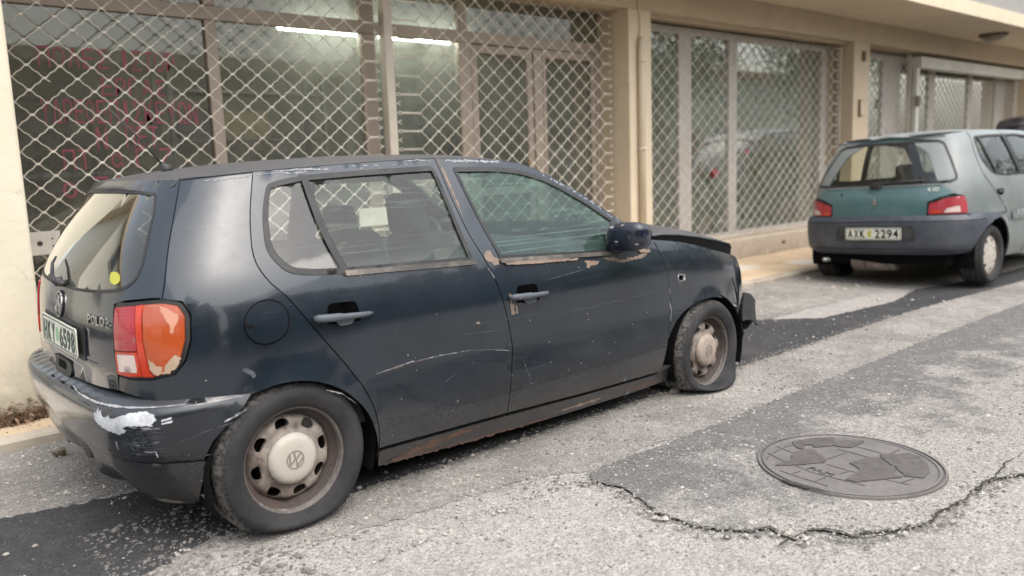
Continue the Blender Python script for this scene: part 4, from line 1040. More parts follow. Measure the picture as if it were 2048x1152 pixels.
bush('street_tree', 27, -7.0, GZ, 2.2, 2.0, 1.9, 4200, 'larger street tree farthest down the other side', 'tree', M['leaf2'], 4, 2.2)
# ------------------------------------------------------------------ car building
def rbox(name, lo, hi, mat, parent, r=.03, seg=3, rot=(0, 0, 0), shape=None):
    bm = bmesh.new(); c = Vector([(a+b)/2 for a, b in zip(lo, hi)]); d = [(b-a)/2 for a, b in zip(lo, hi)]
    bmbox(bm, [-x for x in d], d, None, min(r, min(d)*.95), seg)
    if shape:
        for v in bm.verts: v.co = Vector(shape(v.co.x, v.co.y, v.co.z))
    return ob(name, bm2(name, bm, mat, True), parent, c, rot)
def lathe(name, prof, mats, parent, loc, sgn, n=64, deform=None, mi=None):
    """profile of (radius, outward offset); axis along y, sgn = outward direction"""
    vs = []; fs = []
    for r_, y_ in prof:
        for k in range(n):
            a = 2*math.pi*k/n; p_ = (r_*math.cos(a), sgn*y_, r_*math.sin(a))
            vs.append(deform(*p_) if deform else p_)
    for i in range(len(prof)-1):
        for k in range(n):
            f = (i*n+k, i*n+(k+1) % n, (i+1)*n+(k+1) % n, (i+1)*n+k); fs.append(f if sgn > 0 else f[::-1])
    me = mesh(name, vs, fs, mats, True)
    if mi:
        for i in range(len(prof)-1):
            for k in range(n): me.polygons[i*n+k].material_index = mi(i)
    return ob(name, me, parent, loc)
def interp1(prof):
    X = [p_[0] for p_ in prof]; Y = [p_[1] for p_ in prof]
    return lambda x: float(np.interp(x, X, Y))
def vwlogo(R_):
    q = [strip_poly([(-.40, .80), (-.03, -.02)], .22, False), strip_poly([(.40, .80), (.03, -.02)], .22, False),
         strip_poly([(-.88, .42), (-.45, -.74)], .22, False), strip_poly([(-.45, -.78), (-.03, .18)], .20, False), strip_poly([(.45, -.78), (.03, .18)], .20, False), strip_poly([(.88, .42), (.45, -.74)], .22, False)]
    return [[(x*R_, y*R_) for x, y in p_] for p_ in q]
def ringpoly(r1, n=40): return [(r1*math.cos(2*math.pi*k/n), r1*math.sin(2*math.pi*k/n)) for k in range(n)]
def joined_panels(name, polys, mapf, mat, parent, thick=.001, off=0, holes=None):
    objs = [panel('tmp', p_, mapf, mat, None, step=0, thick=thick, off=off, edge=9, smooth=False, holes=h_) for p_, h_ in polys]
    vs = []; fs = []
    for o in objs:
        k = len(vs); vs += [tuple(v.co) for v in o.data.vertices]; fs += [tuple(k+i for i in f.vertices) for f in o.data.polygons]
        me = o.data; bpy.data.objects.remove(o); bpy.data.meshes.remove(me)
    return ob(name, mesh(name, vs, fs, mat), parent)
def wheel(parent, x, y, z, sgn, gnd, rimmat, kind='steel', tyremat=None, flat=False, camber=0, steer=0, Rt=.284, hubmat=None, logo=True, ang0=0, detail=True):
    """sgn -1: right side of the car (outside towards -y). y is the wheel's outer flange plane"""
    W_ = empty('wheel', (x, y, z), (0, 0, R(steer)), parent=parent)
    h = z-gnd                      # loaded radius
    k_ = Rt/.284
    prof = [(.176, -.10), (.188, .004), (.196, .014), (.208, .019), (.225, .026), (.245, .027), (.262, .018), (.273, .004), (.280, -.012), (.2835, -.03), (.2835, -.044), (.278, -.046), (.278, -.054), (.284, -.056), (.284, -.078), (.278, -.080), (.278, -.090), (.284, -.092), (.284, -.114), (.278, -.116), (.278, -.124), (.2835, -.126), (.2835, -.142), (.280, -.156), (.273, -.17), (.262, -.182), (.245, -.19), (.225, -.188), (.196, -.175), (.17, -.15)]
    prof = [(r_*k_, y_) for r_, y_ in prof]
    def df(px, py, pz):
        if pz < 0:
            lim = -h+.001; rr = math.hypot(px, pz); low = max(0, (-pz-h*.35)/(h*.65))
            ext = max(0, Rt-h)
            if rr > .2*k_: 
                bul = math.exp(-((rr-.24*k_)/.03)**2)
                out = sgn*1 if (py*sgn) > -.08 else -sgn
                py += out*ext*(.75 if flat else .5)*bul*max(0, low)**1.5
                px *= 1+ext*.9*max(0, low)**2*(1 if rr > .25*k_ else .3)
            if pz < lim*.80 and rr > .2*k_:
                t_ = (lim*.80-pz); rngmax = Rt+lim*.80; pz = lim*.80-t_*( (-lim*.20)/max(rngmax, 1e-4))
            pz = max(pz, lim)
        return (px, py, pz)
    lathe('tyre', prof, tyremat or M['tyre'], W_, (0, 0, 0), sgn, 72, df)
    # outer flange, barrel
    lip = [(.178, -.02), (.180, -.004), (.186, .004), (.193, .006), (.196, .002), (.194, -.006), (.189, -.008), (.184, -.012), (.180, -.020), (.176, -.030), (.166, -.040), (.158, -.046), (.154, -.060), (.152, -.09), (.152, -.17)]
    lip = lip[1:]
    if kind == 'steel':
        lathe('rim_flange', [(r_*k_, y_) for r_, y_ in lip[:8]], M['rimlip'], W_, (0, 0, 0), sgn, 64)
        lathe('rim_barrel', [(r_*k_, y_) for r_, y_ in lip[7:]], M['rimdark'], W_, (0, 0, 0), sgn, 64)
        dp = interp1([(0, -.022), (.085, -.022), (.096, -.026), (.104, -.034), (.122, -.030), (.138, -.030), (.147, -.038), (.154, -.054), (.158, -.06)])
        mp = lambda a, b, off=0: (a, sgn*(dp(math.hypot(a, b))+off+(.006*math.cos(8*math.atan2(b, a)-8*ang0+math.pi) if .105 < math.hypot(a, b) < .148 else 0)), b)
        holes = []
        for k in range(8):
            a = ang0+k*math.pi/4; hp = []
            for j in range(18):
                t_ = 2*math.pi*j/18; u = .0265*math.copysign(abs(math.cos(t_))**.8, math.cos(t_)); v = .0165*math.copysign(abs(math.sin(t_))**.8, math.sin(t_)); rr = .1300+v; aa = a+u/rr
                hp.append((rr*math.cos(aa), rr*math.sin(aa)))
            holes.append(hp)
        panel('wheel_disc', ringpoly(.157, 56), mp, rimmat, W_, holes, step=.012, thick=.012, edge=.012)
        # hub cap
        cp = interp1([(0, .004), (.060, .003), (.082, -.002), (.090, -.010), (.092, -.02)])
        cpm = lambda a, b, off=0: (a, sgn*(cp(math.hypot(a, b))+off), b)
        hc = panel('hub_cap', ringpoly(.0915, 56), cpm, hubmat or M['cap'], W_, step=.012, thick=.004, edge=.02)
        tl = R(-20) if not flat else R(12)
        if logo:
            rot = lambda p_: [((x_*math.cos(tl)-y_*math.sin(tl))*-sgn*1, x_*math.sin(tl)+y_*math.cos(tl)) for x_, y_ in p_]
            ps = [(rot(p_), ()) for p_ in vwlogo(.030)]
            ps.append((ringpoly(.0335, 32), (ringpoly(.029, 32)[::1],)))
            joined_panels('hub_emblem', ps, cpm, M['caplogo'], hc, .0015, .0012)
    else:
        lathe('rim_flange', [(r_*k_, y_) for r_, y_ in lip], M['rimdark'], W_, (0, 0, 0), sgn, 48)
        dp = interp1([(0, .004), (.05, .004), (.055, -.001), (.10, .000), (.15, -.004), (.178, -.010), (.186, -.018)])
        mp = lambda a, b, off=0: (a*k_, sgn*(dp(math.hypot(a, b))+off), b*k_)
        holes = []
        for k in range(7):
            a = ang0+k*2*math.pi/7; holes.append([((.138+.020*math.sin(t_))*math.cos(a+.17*math.cos(t_)), (.138+.020*math.sin(t_))*math.sin(a+.17*math.cos(t_))) for t_ in [2*math.pi*j/12 for j in range(12)]])
        for k in range(7):
            a = ang0+(k+.5)*2*math.pi/7; holes.append([(.085*math.cos(a)+.010*math.cos(t_), .085*math.sin(a)+.010*math.sin(t_)) for t_ in [2*math.pi*j/8 for j in range(8)]])
        panel('hub_cap', ringpoly(.186, 48), mp, hubmat or M['cap'], W_, holes, step=.02, thick=.01, edge=.02)
    # brake drum / dark well behind
    bm = bmesh.new(); tube(bm, [(0, -sgn*.17, 0), (0, -sgn*.075, 0), (0, -sgn*.062, 0)], [.12*k_, .12*k_, .03], 24); ob('brake_drum', bm2('brake_drum', bm, M['dark'], False), W_)
    return W_
def seat(parent, x, y, z, k=1, mat=None, hr=True, w=.44, hz=None):
    mat = mat or M['interior']
    S_ = empty('seat', (x, y, z), parent=parent)
    rbox('seat_cushion', (-.02, -w/2, 0), (.46, w/2, .16), mat, S_, .05, 3)
    rbox('seat_back', (-.08, -w/2, .10), (.06, w/2, .64), mat, S_, .05, 3, (0, R(-14), 0), lambda a, b, c: (a+.02*(b/w*2)**2, b*(1-.12*max(0, c/.3)), c)).location += Vector((-.09, 0, 0))
    if hr:
        zz = hz or .745
        rbox('headrest', (-.045, -.125, -.095), (.045, .125, .095), mat, S_, .044, 4, (0, R(-8), 0), lambda a, b, c: (a, b*(1-.10*max(0, c/.09)), c)).location = Vector((-.20, 0, zz))
        for s_ in (-1, 1): tubeobj('headrest_post', [(-.185, s_*.055, .58), (-.195, s_*.055, zz-.07)], .006, M['chrome'], S_, 6)
    return S_
# ------------------------------------------------------------------ the dark hatchback
CX = Vector((0, 0, 0))
def feat1(x, z, s):
    o = 0
    if x > -.35 and abs(s) < 4.4:
        # pressed crease along the doors, rounded arch lips
        if .25 < x < 2.15: o += .007*math.exp(-((z-.512)/.030)**2)+.004*math.exp(-((z-.72)/.09)**2)
        for cx, cz, r0 in ((.01, .275, .296), (2.44, .235, .292)):
            d = math.hypot(x-cx, z-cz)
            if z > .2: o += .014*math.exp(-((d-r0)/.035)**2)
    return o
B1 = Shell(WZ1, RZ1, FZ1, .9, 6, 5, feat=feat1)
def SX(pts, B=None):
    """(x, z) points of the flank -> (s, z)"""
    B = B or B1
    return [(B.s_x(p_[0], p_[1]), p_[1]) for p_ in pts]
def mir(f): return lambda a, b, off=0: f(-a, b, off)
car = empty('parked_car', (0, 0, GZ), label='battered dark navy hatchback with flat front tyre, lattice shop fronts behind it', cat='car')
cshift = Vector((0, 0, -GZ))
P1 = lambda s, z, off=0: (lambda q: (q[0], q[1], q[2]-GZ))(B1.P(s, z, off))
navy = M['navy']
GAP = .0022
# outlines on the flank, (x, z)
gate_gap = [(-.192, 1.262), (-.240, 1.164), (-.300, 1.037), (-.360, .877)]
door_r_back = [(.029, 1.283), (-.023, 1.152), (-.050, 1.06), (-.060, 1.00), (-.053, .954), (-.028, .905), (.01, .864), (.116, .711), (.223, .566), (.300, .437), (.330, .33), (.337, .225)]
door_mid = [(.822, 1.313), (.832, 1.16), (.863, .976), (.924, .818), (.977, .634), (.996, .503), (.992, .36), (.984, .222)]
door_f_front = [(1.981, .880), (2.03, .77), (2.060, .673), (2.077, .560), (2.079, .465), (2.062, .33), (2.045, .195)]
roofline = [(-.192, 1.266), (.029, 1.283), (.20, 1.292), (.375, 1.300), (.60, 1.308), (.822, 1.313), (1.064, 1.303), (1.180, 1.294), (1.284, 1.280), (1.36, 1.252), (1.435, 1.216), (1.590, 1.133), (1.792, .991), (1.932, .909), (1.981, .882)]
def rl(x0, x1):
    xs = [x for x, z in roofline]; zs = [z for x, z in roofline]
    out = [(x0, float(np.interp(x0, xs, zs)))]+[(x, z) for x, z in roofline if x0+1e-4 < x < x1-1e-4]+[(x1, float(np.interp(x1, xs, zs)))]
    return out
def smooth2(pts, st=.03): return [tuple(p_) for p_ in spline(pts, st)]
sill_top = .222
win_r = fillet([(.062, 1.236, .05), (.10, 1.247, .02), (.20, 1.263, .02), (.45, 1.273, .02), (.796, 1.281, .02), (.812, 1.12, .02), (.832, .893, .015), (.246, .912, .0), (.13, .918, .06), (.035, .935, .07), (-.012, 1.01, .08), (.012, 1.132, .09)], .03)
win_f = fillet([(.893, 1.273, .02), (1.10, 1.268, .05), (1.239, 1.255, .07), (1.40, 1.207, .07), (1.577, 1.107, .05), (1.755, .982, .03), (1.93, .875, .03), (1.905, .842, .03), (1.658, .846, .02), (.974, .884, .015), (.925, 1.08, .05)], .03)
rearwheel = (.01, .275); frontwheel = (2.44, .235)
arch_r = [(-.142, .550), (-.043, .570), (.066, .557), (.179, .503), (.262, .420), (.308, .33), (.335, .225)]
arch_f = [(2.045, .16), (2.052, .312), (2.103, .415), (2.17, .475), (2.252, .510), (2.36, .53), (2.477, .527), (2.60, .498), (2.70, .45), (2.765, .40), (2.80, .34)]
for sd in (1, -1):
    MP = P1 if sd == 1 else mir(P1)
    # ---- quarter panel
    lampo = [(.728, .877), (.69, .886), (.582, .876), (.528, .862)]
    q = []
    q += SX(smooth2([(-.192, 1.262), (.029, 1.280)], .05))
    q += SX(smooth2(door_r_back, .03))[1:]
    q += SX([(.332, .20)]) + SX(smooth2(arch_r[::-1], .03))
    q += [(.86, .553), (.75, .556), (.653, .566), (.531, .582)]
    q += [(.539, .633), (.60, .627), (.69, .631), (.765, .647), (.80, .688), (.820, .755), (.823, .834), (.795, .877), (.733, .886)]
    q += SX(smooth2(gate_gap[::-1], .03))[0:-1]
    q = offset_poly(q, GAP)
    panel('quarter_panel', q, MP, navy, car, step=.05, thick=.014)
    # ---- rear door
    d = SX(rl(.029, .822))+SX(smooth2(door_mid))[1:]+SX([(.70, .228), (.337, .235)])+SX(smooth2(door_r_back[::-1]))[1:-1]
    d = offset_poly(d, GAP)
    rd = panel('rear_door', d, MP, navy, car, [SX(win_r)], step=.05, thick=.014)
    # ---- front door
    d = SX(rl(.822, 1.981))+SX(smooth2(door_f_front))[1:]+SX([(1.5, .205), (.984, .222)])+SX(smooth2(door_mid[::-1]))[1:-1]
    d = offset_poly(d, GAP)
    fd = panel('front_door', d, MP, navy, car, [SX(win_f)], step=.05, thick=.014)
    # ---- window rubbers and panes
    for dr_, wn, nm in ((rd, win_r, 'r'), (fd, win_f, 'f')):
        ws = SX(wn); inner = offset_poly(ws, .019)
        panel('window_seal', offset_poly(ws, -.001), MP, M['rubber'], dr_, [inner], step=0, thick=.008, off=.003, edge=.02)
    gl_r = offset_poly(SX(win_r), .012)
    # split of the rear door glass: sloping divider bar
    bar = SX([(.196, 1.268), (.222, 1.266), (.275, .905), (.243, .905)])
    def clip(poly, keep):   # keep side of the divider
        a, b_ = SX([(.210, 1.30)])[0], SX([(.260, .88)])[0]
        side = lambda p_: ((b_[0]-a[0])*(p_[1]-a[1])-(b_[1]-a[1])*(p_[0]-a[0]))*keep > 0
        out = []
        for i in range(len(poly)):
            p_, q_ = poly[i-1], poly[i]; sp, sq = side(p_), side(q_)
            if sp != sq:
                dx, dy = q_[0]-p_[0], q_[1]-p_[1]; ex, ey = b_[0]-a[0], b_[1]-a[1]
                t_ = ((a[0]-p_[0])*ey-(a[1]-p_[1])*ex)/(dx*ey-dy*ex); out.append((p_[0]+dx*t_, p_[1]+dy*t_))
            if sq: out.append(q_)
        return out
    A_, Bq = clip(gl_r, 1), clip(gl_r, -1)
    A_, Bq = (A_, Bq) if max(p_[0] for p_ in A_) > max(p_[0] for p_ in Bq) else (Bq, A_)
    panel('window_glass', A_, MP, M['sideglass'] if sd == 1 else M['clearglass'], rd, step=.08, thick=0, off=-.006)
    panel('quarter_glass', Bq, MP, M['quarterglass'] if sd == 1 else M['clearglass'], rd, step=.08, thick=0, off=-.006)
    panel('window_divider', bar, MP, M['rubber'], rd, step=.05, thick=.012, off=.004)
    gf = offset_poly(SX(win_f), .012)
    # small mirror triangle at the front corner
    panel('window_glass', [p_ for p_ in gf], MP, M['frontglass'] if sd == 1 else M['clearglass'], fd, step=.08, thick=0, off=-.006)
    tri = fillet(SX([(1.72, .997), (1.925, .880), (1.905, .852), (1.70, .852)]), .012)
    panel('mirror_triangle', tri, MP, M['blackplastic'], fd, step=.06, thick=.01, off=.004)
    # pale waist strips under the windows
    panel('waist_strip', SX([(.250, .922), (.838, .900), (.842, .882), (.252, .903)]), MP, M['rubberpale'], rd, step=0, thick=.010, off=.008, edge=.05)
    panel('waist_strip', SX([(.968, .892), (1.70, .855), (1.70, .838), (.972, .873)]), MP, M['rubberpale'], fd, step=0, thick=.010, off=.008, edge=.05)
    # drip rubber above both doors
    # ---- handles: scoop shade as a flat black sheet, and grip
    for dr_, x0, x1, z0, z1, lock in ((rd, .100, .330, .773, .762, 0), (fd, .985, 1.205, .729, .722, 1)):
        xm = (x0+x1)/2
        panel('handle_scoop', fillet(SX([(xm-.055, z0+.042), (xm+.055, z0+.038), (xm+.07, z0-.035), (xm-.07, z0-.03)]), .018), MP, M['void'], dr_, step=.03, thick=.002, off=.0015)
        hb = bmesh.new()
        n_ = 14; pts = []; rr = []
        for i in range(n_+1):
            t_ = i/n_; x_ = x0+(x1-x0)*t_; z_ = z0+(z1-z0)*t_
            bow_ = .010+.022*math.sin(math.pi*min(1, max(0, t_)))**.5
            p_ = MP(B1.s_x(x_, z_), z_, bow_); pts.append(p_); rr.append(.0125*(1-.35*(abs(t_-.4)*1.7)**3)*(.55 if i in (0, n_) else 1)*(1.15 if t_ < .45 else .9))
        tube(hb, pts, rr, 10, True, (1.0, .85))
        hd = ob('door_handle', bm2('door_handle', hb, M['greyplastic'], True), dr_)
        panel('handle_paddle', fillet(SX([(xm-.045, z0-.005), (xm+.05, z0-.008), (xm+.03, z0-.040), (xm-.02, z0-.040)]), .012), MP, M['greyplastic'], dr_, step=.02, thick=.004, off=.012)
        if lock: 
            lk = [(B1.s_x(x0+.03, z0)+a_, z0+b_) for a_, b_ in ringpoly(.007, 12)]
            panel('door_lock', lk, MP, M['chrome'], dr_, step=0, thick=.004, off=.040)
    # ---- front wing
    fw_ = SX(smooth2([(1.985, .882), (2.062, .872), (2.20, .852), (2.386, .812), (2.606, .760)], .05))
    fw_ += [(B1.LR+B1.LF-.78, .712), (B1.LR+B1.LF-.66, .672), (B1.LR+B1.LF-.62, .62), (B1.LR+B1.LF-.60, .54), (B1.LR+B1.LF-.62, .46), (B1.LR+B1.LF-.66, .40)]
    fw_ += SX(smooth2(arch_f[::-1]))+SX(smooth2(door_f_front[::-1]))[:-1]
    fw_ = offset_poly(fw_, GAP)
    slot = SX(fillet([(2.140, .690), (2.205, .686), (2.207, .653), (2.142, .657)], .014)) if sd == 1 else None
    fwp = panel('front_wing', fw_, MP, navy, car, [slot] if slot else [], step=.045, thick=.014)
    if slot: panel('empty_repeater_slot', offset_poly(slot, -.001), MP, M['chrome'], fwp, [offset_poly(slot, .0035)], step=0, thick=.006, off=.0025, edge=.02)
    # ---- sill
    sill = SX([(.345, .219), (.984, .206), (1.50, .190), (2.040, .180), (2.13, .215), (2.15, .175), (2.145, .125), (1.9, .118), (1.27, .122), (.70, .14), (.352, .152)])
    panel('sill', sill, MP, navy, car, step=.05, thick=.03, off=-.004)
    # ---- wheel housings
    for (cx, cz), rr, nm in ((rearwheel, .315, 0), (frontwheel, .315, 1)):
        bm = bmesh.new(); n_ = 20; ring = []
        for yy in (.80, .56):
            ring.append([bm.verts.new((cx+rr*math.cos(a), -sd*yy, cz+rr*math.sin(a)-GZ)) for a in [math.pi*(-.12+1.24*i/n_) for i in range(n_+1)]])
        for i in range(n_): bm.faces.new((ring[0][i], ring[0][i+1], ring[1][i+1], ring[1][i]))
        bm.faces.new(ring[1])
        ob('wheel_housing', bm2('wheel_housing', bm, M['dark'], False), car)
    # ---- tail lamp
    LO = fillet([(.536, .867), (.582, .868), (.69, .878), (.733, .880), (.787, .870), (.812, .832), (.809, .755), (.790, .692), (.760, .652), (.69, .638), (.60, .634), (.541, .639), (.530, .70), (.529, .776)], .012)
    tl_ = empty('tail_lamp', (0, 0, 0), parent=car)
    panel('lamp_surround', offset_poly(LO, -.006), MP, M['rubber'], tl_, step=.04, thick=.016, off=-.001)
    bul = lambda a, b, off=0: MP(a, b, off+.006+.010*max(0, 1-((a-.68)/.16)**2)*max(0, 1-((b-.76)/.13)**2))
    panel('red_lens', fillet([(.540, .858), (.590, .864), (.640, .868), (.648, .726), (.536, .720), (.533, .776)], .006), bul, M['redlens'], tl_, step=.02, thick=.006)
    panel('red_border', fillet([(.536, .716), (.648, .722), (.656, .642), (.60, .638), (.542, .641), (.534, .70)], .004), bul, M['redor'], tl_, [fillet([(.543, .709), (.636, .714), (.640, .652), (.549, .648)], .006)], step=.03, thick=.006)
    panel('reversing_lens', fillet([(.544, .708), (.635, .713), (.639, .653), (.550, .649)], .006), bul, M['clear'], tl_, step=.02, thick=.004, off=-.001)
    panel('red_rib', [(.643, .869), (.668, .872), (.672, .76), (.686, .66), (.70, .642), (.660, .641), (.651, .722)], bul, M['redor'], tl_, step=.02, thick=.006, off=.001)
    ol = fillet([(.672, .872), (.733, .875), (.783, .866), (.806, .832), (.804, .755), (.786, .695), (.757, .656), (.702, .644), (.688, .665), (.675, .76)], .008)
    panel('orange_lens', ol, bul, M['orange'], tl_, step=.015, thick=.006)
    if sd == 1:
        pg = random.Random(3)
        panel('peeled_highlight_patch', ragged([(.690, .868), (.728, .868), (.745, .838), (.764, .808), (.763, .784), (.774, .778), (.780, .80), (.792, .828), (.786, .842), (.758, .857), (.73, .870), (.70, .873)], .0016, .008, pg), bul, M['salmon'], tl_, step=0, thick=.0005, off=.0007, edge=9)  # painted sky highlight with the ragged edge of peeling lacquer
        panel('peeled_highlight_patch', ragged([(.690, .700), (.715, .678), (.735, .675), (.775, .712), (.792, .700), (.775, .672), (.752, .655), (.705, .648), (.690, .668)], .0014, .008, pg), bul, M['amberpale'], tl_, step=0, thick=.0005, off=.0007, edge=9)
        panel('peeled_highlight_patch', ragged([(.741, .700), (.748, .70), (.736, .660), (.728, .658)], .0006, .006, pg), bul, M['orange'], tl_, step=0, thick=.0005, off=.0015, edge=9)
    # ---- hinge side black door edge sliver etc. come with the gaps
# ---- fuel flap on the right
ff = [(B1.s_x(-.064, .785)+.074*math.cos(a), .783+.070*math.sin(a)) for a in [2*math.pi*k/48 for k in range(48)]]
fo = [(B1.s_x(-.064, .785)+.079*math.cos(a), .783+.075*math.sin(a)) for a in [2*math.pi*k/48 for k in range(48)]]
panel('fuel_flap_gap', fo, P1, M['dark'], car, step=.02, thick=.001, off=.0010)
panel('fuel_flap', ff, P1, navy, car, step=.02, thick=.004, off=.0062)
panel('flap_notch', fillet([(B1.s_x(-.064, .785)-.076, .790), (B1.s_x(-.064, .785)-.045, .781), (B1.s_x(-.064, .785)-.05, .770), (B1.s_x(-.064, .785)-.078, .776)], .004), P1, M['dark'], car, step=0, thick=.001, off=.0075)

# ---- tailgate
gp = lambda s, z, off=0: P1(s, z, off-(.006*math.exp(-((z-.60)/.02)**2)))
side_ = [(.652, 1.262), (.670, 1.254)]
gr = [(.30, 1.268), (.60, 1.266)]+SX(smooth2(gate_gap, .03))+[(.722, .890), (.69, .890), (.582, .880), (.525, .866), (.520, .776), (.521, .70), (.532, .632), (.527, .580), (.30, .571), (.12, .567)]
gpoly = gr+[(-a, b) for a, b in gr[::-1]]
gpoly = offset_poly(gpoly, GAP)
glr = [(.18, 1.230), (.40, 1.228), (.555, 1.220), (.595, 1.165), (.622, 1.085), (.638, 1.00), (.622, .948), (.585, .922), (.53, .908), (.40, .896), (.20, .888)]
glo = fillet(glr+[(-a, b) for a, b in glr[::-1]], .015)
cut = [(-a, b) for a, b in reversed(fillet([(-.28, .785), (.28, .785), (.285, .640), (-.285, .640)], .01))]
gate = panel('tailgate', gpoly, gp, navy, car, [glo], step=.05, thick=.016)
panel('rear_glass_seal', offset_poly(glo, -.002), gp, M['rubber'], gate, [offset_poly(glo, .008)], step=0, thick=.006, off=.0015, edge=.03)
panel('rear_glass', offset_poly(glo, .006), gp, M['rearglass'], gate, step=.05, thick=0, off=-.002)
# number plate: dark recess and a white plate
rec = fillet([(-.265, .775), (.280, .775), (.290, .650), (-.275, .650)], .008)
panel('plate_recess', rec, gp, M['blackplastic'], gate, step=.05, thick=.003, off=.0025)
pl_x = -.513
def platemap(cx, cz, x, tilt=0, yaw=0):
    return lambda a, b, off=0: (x-off+b*tilt-a*yaw, cx-a, cz+b-GZ)
pmap = platemap(.0, .711, -.5215, .05, .012)
plt = panel('number_plate', fillet([(-.245, .056), (.262, .050), (.268, -.052), (-.240, -.052)], .012), pmap, M['plate'], gate, step=.1, thick=.004, smooth=False)
po = fillet([(-.240, .051), (.257, .045), (.262, -.047), (-.236, -.047)], .010)
panel('plate_border', po, pmap, M['plateink'], plt, [offset_poly(po, .0035)], step=0, thick=.001, off=.001, edge=9, smooth=False)
for tx, cx_ in (('H', -.195), ('K', -.130), ('Y', -.066), ('6', .055), ('5', .110), ('9', .165), ('8', .222)):
    lettering('plate_character', tx, pmap, (cx_, -.002), .046, .074, M['plateink'], plt, .001, .02, .001)
panel('plate_sticker', fillet([(-.026, .026), (.012, .026), (.012, -.026), (-.026, -.026)], .006), pmap, M['platesticker'], plt, step=0, thick=.001, off=.001, edge=9, smooth=False)
panel('plate_sticker', strip_poly([(-.24, -.0585), (.33, -.068)], .004, False), pmap, M['chrome'], plt, step=0, thick=.001, off=.0, edge=9, smooth=False)
# gate handle
gh = empty('gate_handle', (0, 0, 0), parent=gate)
panel('handle_plate', fillet([(-.115, .622), (.105, .622), (.118, .580), (.09, .560), (-.095, .560), (-.118, .58)], .016), gp, M['blackplastic'], gh, step=.03, thick=.010, off=.008)
panel('handle_slot', fillet([(-.060, .612), (.045, .612), (.045, .582), (-.060, .582)], .008), gp, M['dark'], gh, step=0, thick=.001, off=.0095)
# round emblem and the name in chrome letters
lm = lambda a, b, off=0: gp(a*1.0-.012, .822+b, off)
emb = panel('emblem_ground', ringpoly(.050, 40), lm, M['blackplastic'], gate, step=.03, thick=.005, off=.005)
joined_panels('emblem', [(p_, ()) for p_ in vwlogo(.042)]+[(ringpoly(.050, 40), (ringpoly(.0425, 40),))], lm, M['chrome'], gate, .003, .008)
for tx, cx_, ww in (('P', .345, .030), ('O', .381, .032), ('L', .417, .026), ('O', .452, .032)):
    lettering('badge_letter', tx, gp, (cx_, .805), ww, .032, M['chrome'], gate, .002, .012, .003)
for tx, cx_ in (('C', .490), ('.', .512)): lettering('badge_letter', tx, gp, (cx_, .797), .020 if tx == 'C' else .005, .020 if tx == 'C' else .005, M['chrome'], gate, .002, .01, .003)
# wiper
wp = empty('rear_wiper', (0, 0, 0), parent=gate)
bm = bmesh.new(); a_ = Vector(gp(.0, .905, .006)); b_ = Vector(gp(.0, .905, .032)); tube(bm, [a_, b_], [.020, .015], 14); ob('wiper_pivot', bm2('wiper_pivot', bm, M['blackplastic'], True), wp)
for ds in (-.035, .04):
    bm = bmesh.new(); a_ = Vector(gp(ds, .902, .004)); b_ = Vector(gp(ds, .902, .026)); tube(bm, [a_, b_], [.012, .009], 12); ob('wiper_nut', bm2('wiper_nut', bm, M['blackplastic'], True), wp)
tubeobj('wiper_arm', [gp(.0, .905, .03), gp(-.06, .925, .032), gp(-.13, .965, .03), gp(-.17, .985, .018)], [.009, .008, .006, .004], M['blackplastic'], wp, 8)
# yellow sticker inside the glass
panel('yellow_sticker', fillet([(.462, .966), (.505, .967), (.532, .955), (.535, .938), (.510, .926), (.478, .932), (.462, .948)], .008), gp, M['yellow'], gate, step=0, thick=.0005, off=-.0008, edge=9)

# ---- rear bumper: swept skin on its own domain (s, z)
prof_b = hermite([(.165, -.012), (.20, .004), (.27, .016), (.345, .026), (.362, .030), (.372, .036), (.395, .042), (.44, .050), (.485, .055), (.515, .055), (.535, .049), (.552, .033), (.561, .012), (.566, -.010)])
def dent(s, z):
    d_ = 0
    for cs, cz, ws, wz, a_ in ((.02, .30, .10, .050, .042), (.20, .275, .075, .045, .038), (.42, .22, .07, .06, .03), (-.18, .37, .14, .03, .018), (.115, .285, .018, .06, -.024), (.31, .25, .020, .06, -.020), (.60, .44, .06, .03, .008)):
        d_ -= a_*math.exp(-((s-cs)/ws)**2-((z-cz)/wz)**2)
    return d_
def BP(s, z, off=0):
    o_ = prof_b(z); a = abs(s)
    k = 1 if a < .62 else max(0, 1-(a-.62)/.42)         # blends into the flank towards the wheel arch
    k = k**1.2
    e = o_*k+(1-k)*.008*max(-1.2, min(1, (.561-z)/.006))
    if z < .30: e -= .35*(.30-z)*(1 if a < .6 else .5)*max(0, 1-a/.9)
    return P1(s, z, off+e+dent(s, z)+ (.0 if z > .36 else -.004))
bend = SX([(-.142, .556), (-.165, .525), (-.210, .480), (-.262, .420), (-.292, .358)])
bu = [(.86, .562), (.75, .5655), (.653, .566)]
up_ = bend[:1]+bu; up_ = [(a, b) for a, b in up_]+[(.40, .566), (.2, .566)]
upper = [(a, b) for a, b in up_]+[(-a, b) for a, b in up_[::-1]]
lowr = bend[::-1]
rgb = random.Random(12)
botc = [(.60, .363), (.30, .363), (0, .363)]
polyU = upper+[(-a, b) for a, b in bend[1:]]+[(-.60, .363), (-.3, .363), (0, .363), (.3, .363), (.60, .363)]+bend[1:][::-1]
bumper = panel('rear_bumper', polyU, BP, M['navybump'], car, step=(.04, .018), thick=.012, edge=.02)
bl = SX([(-.292, .352), (-.300, .28), (-.306, .192)])
botl = [(.72, .182), (.60, .172), (.50, .180), (.40, .20), (.30, .225), (.12, .25), (-.2, .255)]
polyL = [(-a, b) for a, b in bl[::-1]]+[(-a, b) for a, b in bl[:1]]
